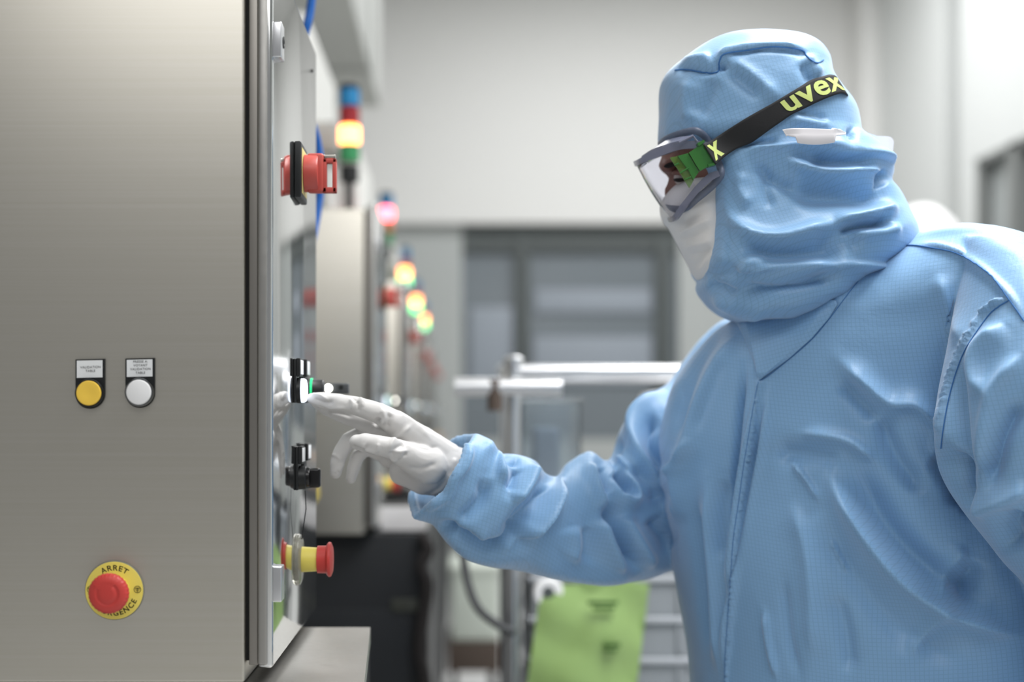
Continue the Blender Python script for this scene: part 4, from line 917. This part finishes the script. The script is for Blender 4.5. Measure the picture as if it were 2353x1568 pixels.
x0 = min(v.x for v in V); x1 = max(v.x for v in V); y0 = min(v.y for v in V); y1 = max(v.y for v in V)
text_obj('lettering', V, F, lambda v: on_strap(.002+(v.x-x0)/(x1-x0)*.021, .12+.76*(v.y-y0)/(y1-y0)), M_lime, stp)
# mask ties: ribbon across the hood, bow at the back
ribU = cz(2.34, 1400, 50, [(918, 592), (960, 588), (1060, 586), (1140, 592), (1200, 606), (1250, 624)])
ribL = cz(2.34, 1400, 50, [(945, 640), (980, 650), (1060, 655), (1140, 652), (1200, 646), (1250, 634)])
V = []; F = []; n2 = 40; U2 = cr(ribU, n2); L2 = cr(ribL, n2)
for i in range(n2):
    for j in range(6): x, y = U2[i]*(1-j/5)+L2[i]*j/5; V.append(hit(tree_h, x, y, .006) or P(x, y, 1.68))
g_ = np.array([list(v) for v in V]).reshape(n2, 6, 3)
for _ in range(5): g_[1:-1, :, 1] = (g_[:-2, :, 1]+2*g_[1:-1, :, 1]+g_[2:, :, 1])/4
g_[:, :, 1] = np.minimum(g_[:, :, 1], g_[:, :, 1].min(1)[:, None]+.0015)-.0065; V = [Vector(v) for v in g_.reshape(-1, 3)]
for i in range(n2-1):
    for j in range(5): k = i*6+j; F.append((k, k+1, k+7, k+6))
tie = link('mask_tie', mesh_from('mask_tie', V, F), M_tie, mask); q = tie.modifiers.new('s', 'SOLIDIFY'); q.thickness = .001
def ribbon(pa, pb, name, n=40):
    o = band(pa, pb, .0012, n).build(name, M_tie, mask, 50); return o
ribbon([(1955, 318, 1.68), (1985, 305, 1.665), (2015, 312, 1.66), (2045, 315, 1.665), (2052, 330, 1.68), (2030, 340, 1.70), (1975, 330, 1.71)], [(1958, 330, 1.68), (1985, 338, 1.665), (2015, 350, 1.66), (2040, 352, 1.665), (2050, 350, 1.68), (2030, 356, 1.70), (1980, 352, 1.71)], 'tie_loop')
ribbon([(1960, 312, 1.70), (1972, 300, 1.70), (1990, 304, 1.70), (2005, 318, 1.70)], [(1962, 325, 1.70), (1975, 330, 1.70), (1992, 330, 1.70), (2002, 332, 1.70)], 'tie_knot', 20)
ribbon([(1990, 345, 1.705), (2020, 360, 1.71), (2038, 385, 1.715), (2040, 420, 1.72), (2036, 455, 1.725)], [(1995, 358, 1.705), (2010, 366, 1.71), (2026, 390, 1.715), (2030, 420, 1.72), (2028, 460, 1.725)], 'tie_end')

# ---- gloved right hand reaching to the lit button
R = lambda x, y, Y, r: (P(x, y, Y-(.030 if x < 900 else max(0, .030*(1080-x)/180)) if x < 1300 else Y), r)
mb = MB()
capsules(mb, [R(716, 916, 1.664, .0060), R(735, 917, 1.663, .0078), R(765, 922, 1.662, .0092), R(800, 930, 1.660, .0104), R(822, 934, 1.659, .0108), R(870, 950, 1.658, .0118), R(908, 972, 1.660, .0140)])     # index
capsules(mb, [R(728, 926, 1.688, .0065), R(752, 940, 1.688, .0082), R(790, 955, 1.686, .0094), R(835, 970, 1.684, .0108), R(905, 990, 1.682, .0140)])      # middle
capsules(mb, [R(771, 1088, 1.690, .0066), R(774, 1066, 1.692, .0080), R(783, 1040, 1.694, .0088), R(802, 1012, 1.696, .0096), R(830, 1000, 1.698, .0102), R(895, 1018, 1.702, .0130)])   # ring
capsules(mb, [R(806, 1100, 1.706, .0062), R(812, 1078, 1.708, .0076), R(822, 1050, 1.710, .0082), R(840, 1028, 1.713, .0090), R(890, 1045, 1.716, .0115)])      # little
capsules(mb, [R(820, 1016, 1.634, .0088), R(838, 1018, 1.632, .0108), R(868, 1024, 1.630, .0112), R(900, 1030, 1.634, .0120), R(935, 1048, 1.644, .0165), R(985, 1070, 1.658, .022)])   # thumb
for (x, y, Y, r) in ((908, 972, 1.662, .0145), (905, 992, 1.682, .0150), (898, 1025, 1.700, .0145), (895, 1052, 1.714, .0130)):
    capsules(mb, [R(x, y, Y, r), R(965, 1020+(y-972)*.35, Y*.5+.84, .021), R(1020, 1065, 1.682, .026)])
capsules(mb, [R(925, 1085, 1.700, .016), R(975, 1095, 1.690, .022), R(1015, 1092, 1.684, .026)])
capsules(mb, [R(1005, 1072, 1.682, .031), R(1032, 1082, 1.684, .030), R(1062, 1092, 1.688, .031), R(1100, 1105, 1.692, .033), R(1140, 1120, 1.70, .035)])
glove = fuse(mb, 'glove', .0012, 13, M_glove, wk)
GL = lambda a, s, *p: (a, s, cz(3.563, 600, 780, p))
folds(glove.data, [
    GL(-1.8, 4, (780, 500), (800, 540), (795, 600)), GL(1.4, 4, (720, 480), (750, 520), (745, 580)), GL(-1.4, 3.5, (740, 470), (770, 510)), GL(1.5, 4, (790, 480), (830, 500), (820, 560)),
    GL(1.8, 5, (400, 505), (490, 555), (620, 560), (720, 570)), GL(-1.6, 5, (430, 480), (520, 520), (600, 510)), GL(1.5, 4, (400, 450), (480, 460), (560, 510)), GL(-1.6, 5, (520, 590), (640, 600), (760, 640)),
    GL(-3.0, 6, (960, 640), (955, 680), (920, 695)), GL(2.2, 6, (985, 570), (1010, 640), (980, 700)), GL(-2.2, 7, (1060, 600), (1030, 690), (1040, 740)), GL(1.6, 6, (900, 700), (960, 740), (1040, 760)),
    GL(2, 7, (1240, 700), (1160, 760), (1080, 830), (1030, 930)), GL(-2, 7, (1180, 850), (1100, 900), (1050, 960)), GL(1.6, 4, (1040, 960), (1100, 990), (1180, 940)), GL(-1.6, 4, (1100, 1000), (1200, 930)), GL(1.2, 4, (960, 850), (945, 930)),
    GL(1.2, 5, (1030, 910), (1120, 920), (1220, 910)), GL(1.5, 5, (860, 850), (850, 900), (960, 930)), GL(-1.5, 4, (780, 880), (830, 910), (870, 860)), GL(-1.4, 5, (740, 870), (790, 900)),
    GL(1.4, 6, (1580, 960), (1590, 1060), (1540, 1160)), GL(-1.6, 6, (1530, 1140), (1440, 1240), (1330, 1290)), GL(1.5, 5, (1560, 1100), (1480, 1220), (1380, 1290)), GL(-1.2, 6, (1200, 1050), (1320, 1060), (1450, 1010)),
    GL(1.6, 5, (680, 1000), (640, 1070), (600, 1120)), GL(-1.5, 4, (600, 1110), (640, 1080)), GL(1.3, 4, (570, 940), (620, 960), (660, 1000)), GL(-1.2, 5, (1250, 850), (1350, 900), (1450, 880)), GL(1.4, 8, (1100, 560), (1250, 680), (1400, 830)),
], None, 1.5)
cloth_noise(glove.data, .0004, 60, 5)
mb = MB()
capsules(mb, [R(2470, 1830, 1.50, .032), R(2462, 1880, 1.49, .028), R(2455, 1960, 1.48, .030)])
for i, (dx, dy, L_) in enumerate(((-60, 0, 118), (-22, 8, 132), (16, 6, 124), (50, -8, 100))):
    capsules(mb, [R(2460+dx*.6, 1975+dy, 1.48+.01*i, .0105), R(2455+dx, 2020+dy+L_*.2, 1.475+.012*i, .0095), R(2445+dx, 2030+dy+L_*.5, 1.48+.012*i, .0088), R(2440+dx, 2040+dy+L_*.72, 1.49+.012*i, .0078)])
capsules(mb, [R(2430, 1920, 1.475, .016), R(2392, 1960, 1.465, .012), R(2375, 2000, 1.462, .0105), R(2372, 2035, 1.465, .009)])
fuse(mb, 'glove', .002, 4, M_glove, wk)
for (x, y) in ((.42, 1.84), (.60, 1.66)):
    V = []; F = []
    mb = capsules(MB(), [(Vector((x, y, .06)), .055), (Vector((x-.05, y, .05)), .048), (Vector((x-.13, y, .04)), .040), (Vector((x-.17, y, .035)), .033)]); capsules(mb, [(Vector((x, y, .05)), .05), (Vector((x, y, .14)), .06)])
    o = fuse(mb, 'overshoe', .005, 4, M_shoe, wk)
    co = get_co(o.data); co[:, 2] = np.maximum(co[:, 2], .0); o.data.vertices.foreach_set('co', co.ravel()); o.data.update()

# ------------------------------------------------------------------ colleague in white, only the hood shows over the shoulder
pw = thing('person', 'colleague in a white hooded coverall behind the blue worker, only the hood top showing', 'person', (1.18, 3.5, 0))
mb = MB(); hc = P(2105, 575, 3.5)
bm = bmesh.new(); bmesh.ops.create_uvsphere(bm, u_segments=32, v_segments=20, radius=1)
for v in bm.verts: v.co = Vector((v.co.x*.112, v.co.y*.115, v.co.z*.125))+hc+Vector((0, 0, -.01))
mb.bm(bm)
x, y = hc.x, hc.y
capsules(mb, [(Vector((x, y, hc.z-.08)), .10), (Vector((x, y+.01, hc.z-.20)), .105), (Vector((x, y, hc.z-.30)), .13), (Vector((x, y, 1.25)), .175), (Vector((x, y, 1.0)), .18), (Vector((x, y, .86)), .18)])
for s_ in (-1, 1):
    capsules(mb, [(Vector((x, y, hc.z-.27)), .09), (Vector((x+s_*.19, y, hc.z-.31)), .085), (Vector((x+s_*.25, y, 1.1)), .075), (Vector((x+s_*.20, y+.12, .88)), .06)])
    capsules(mb, [(Vector((x+s_*.09, y, .86)), .12), (Vector((x+s_*.10, y, .46)), .10), (Vector((x+s_*.10, y, .12)), .085)])
    capsules(mb, [(Vector((x+s_*.10, y, .05)), .048), (Vector((x+s_*.10, y+.15, .04)), .04)])
bo = fuse(mb, 'coverall', .008, 8, M_white, pw)
cloth_noise(bo.data, .006, 7, 2, (1, 1, .5))
co = get_co(bo.data); co[:, 2] = np.maximum(co[:, 2], 0); bo.data.vertices.foreach_set('co', co.ravel()); bo.data.update()
for s_ in (-1, 1):
    m2 = capsules(MB(), [(Vector((x+s_*.20, y+.13, .87)), .032), (Vector((x+s_*.20, y+.17, .81)), .030)])
    for i in range(4): capsules(m2, [(Vector((x+s_*(.18+.016*i), y+.175, .80)), .010), (Vector((x+s_*(.18+.016*i), y+.20, .745)), .009), (Vector((x+s_*(.18+.016*i), y+.19, .715)), .008)])
    capsules(m2, [(Vector((x+s_*.175, y+.16, .83)), .012), (Vector((x+s_*.15, y+.19, .78)), .010)])
    fuse(m2, 'glove', .003, 3, M_glove, pw)
for o in bpy.data.objects:
    if '_w' in o: del o['_w']
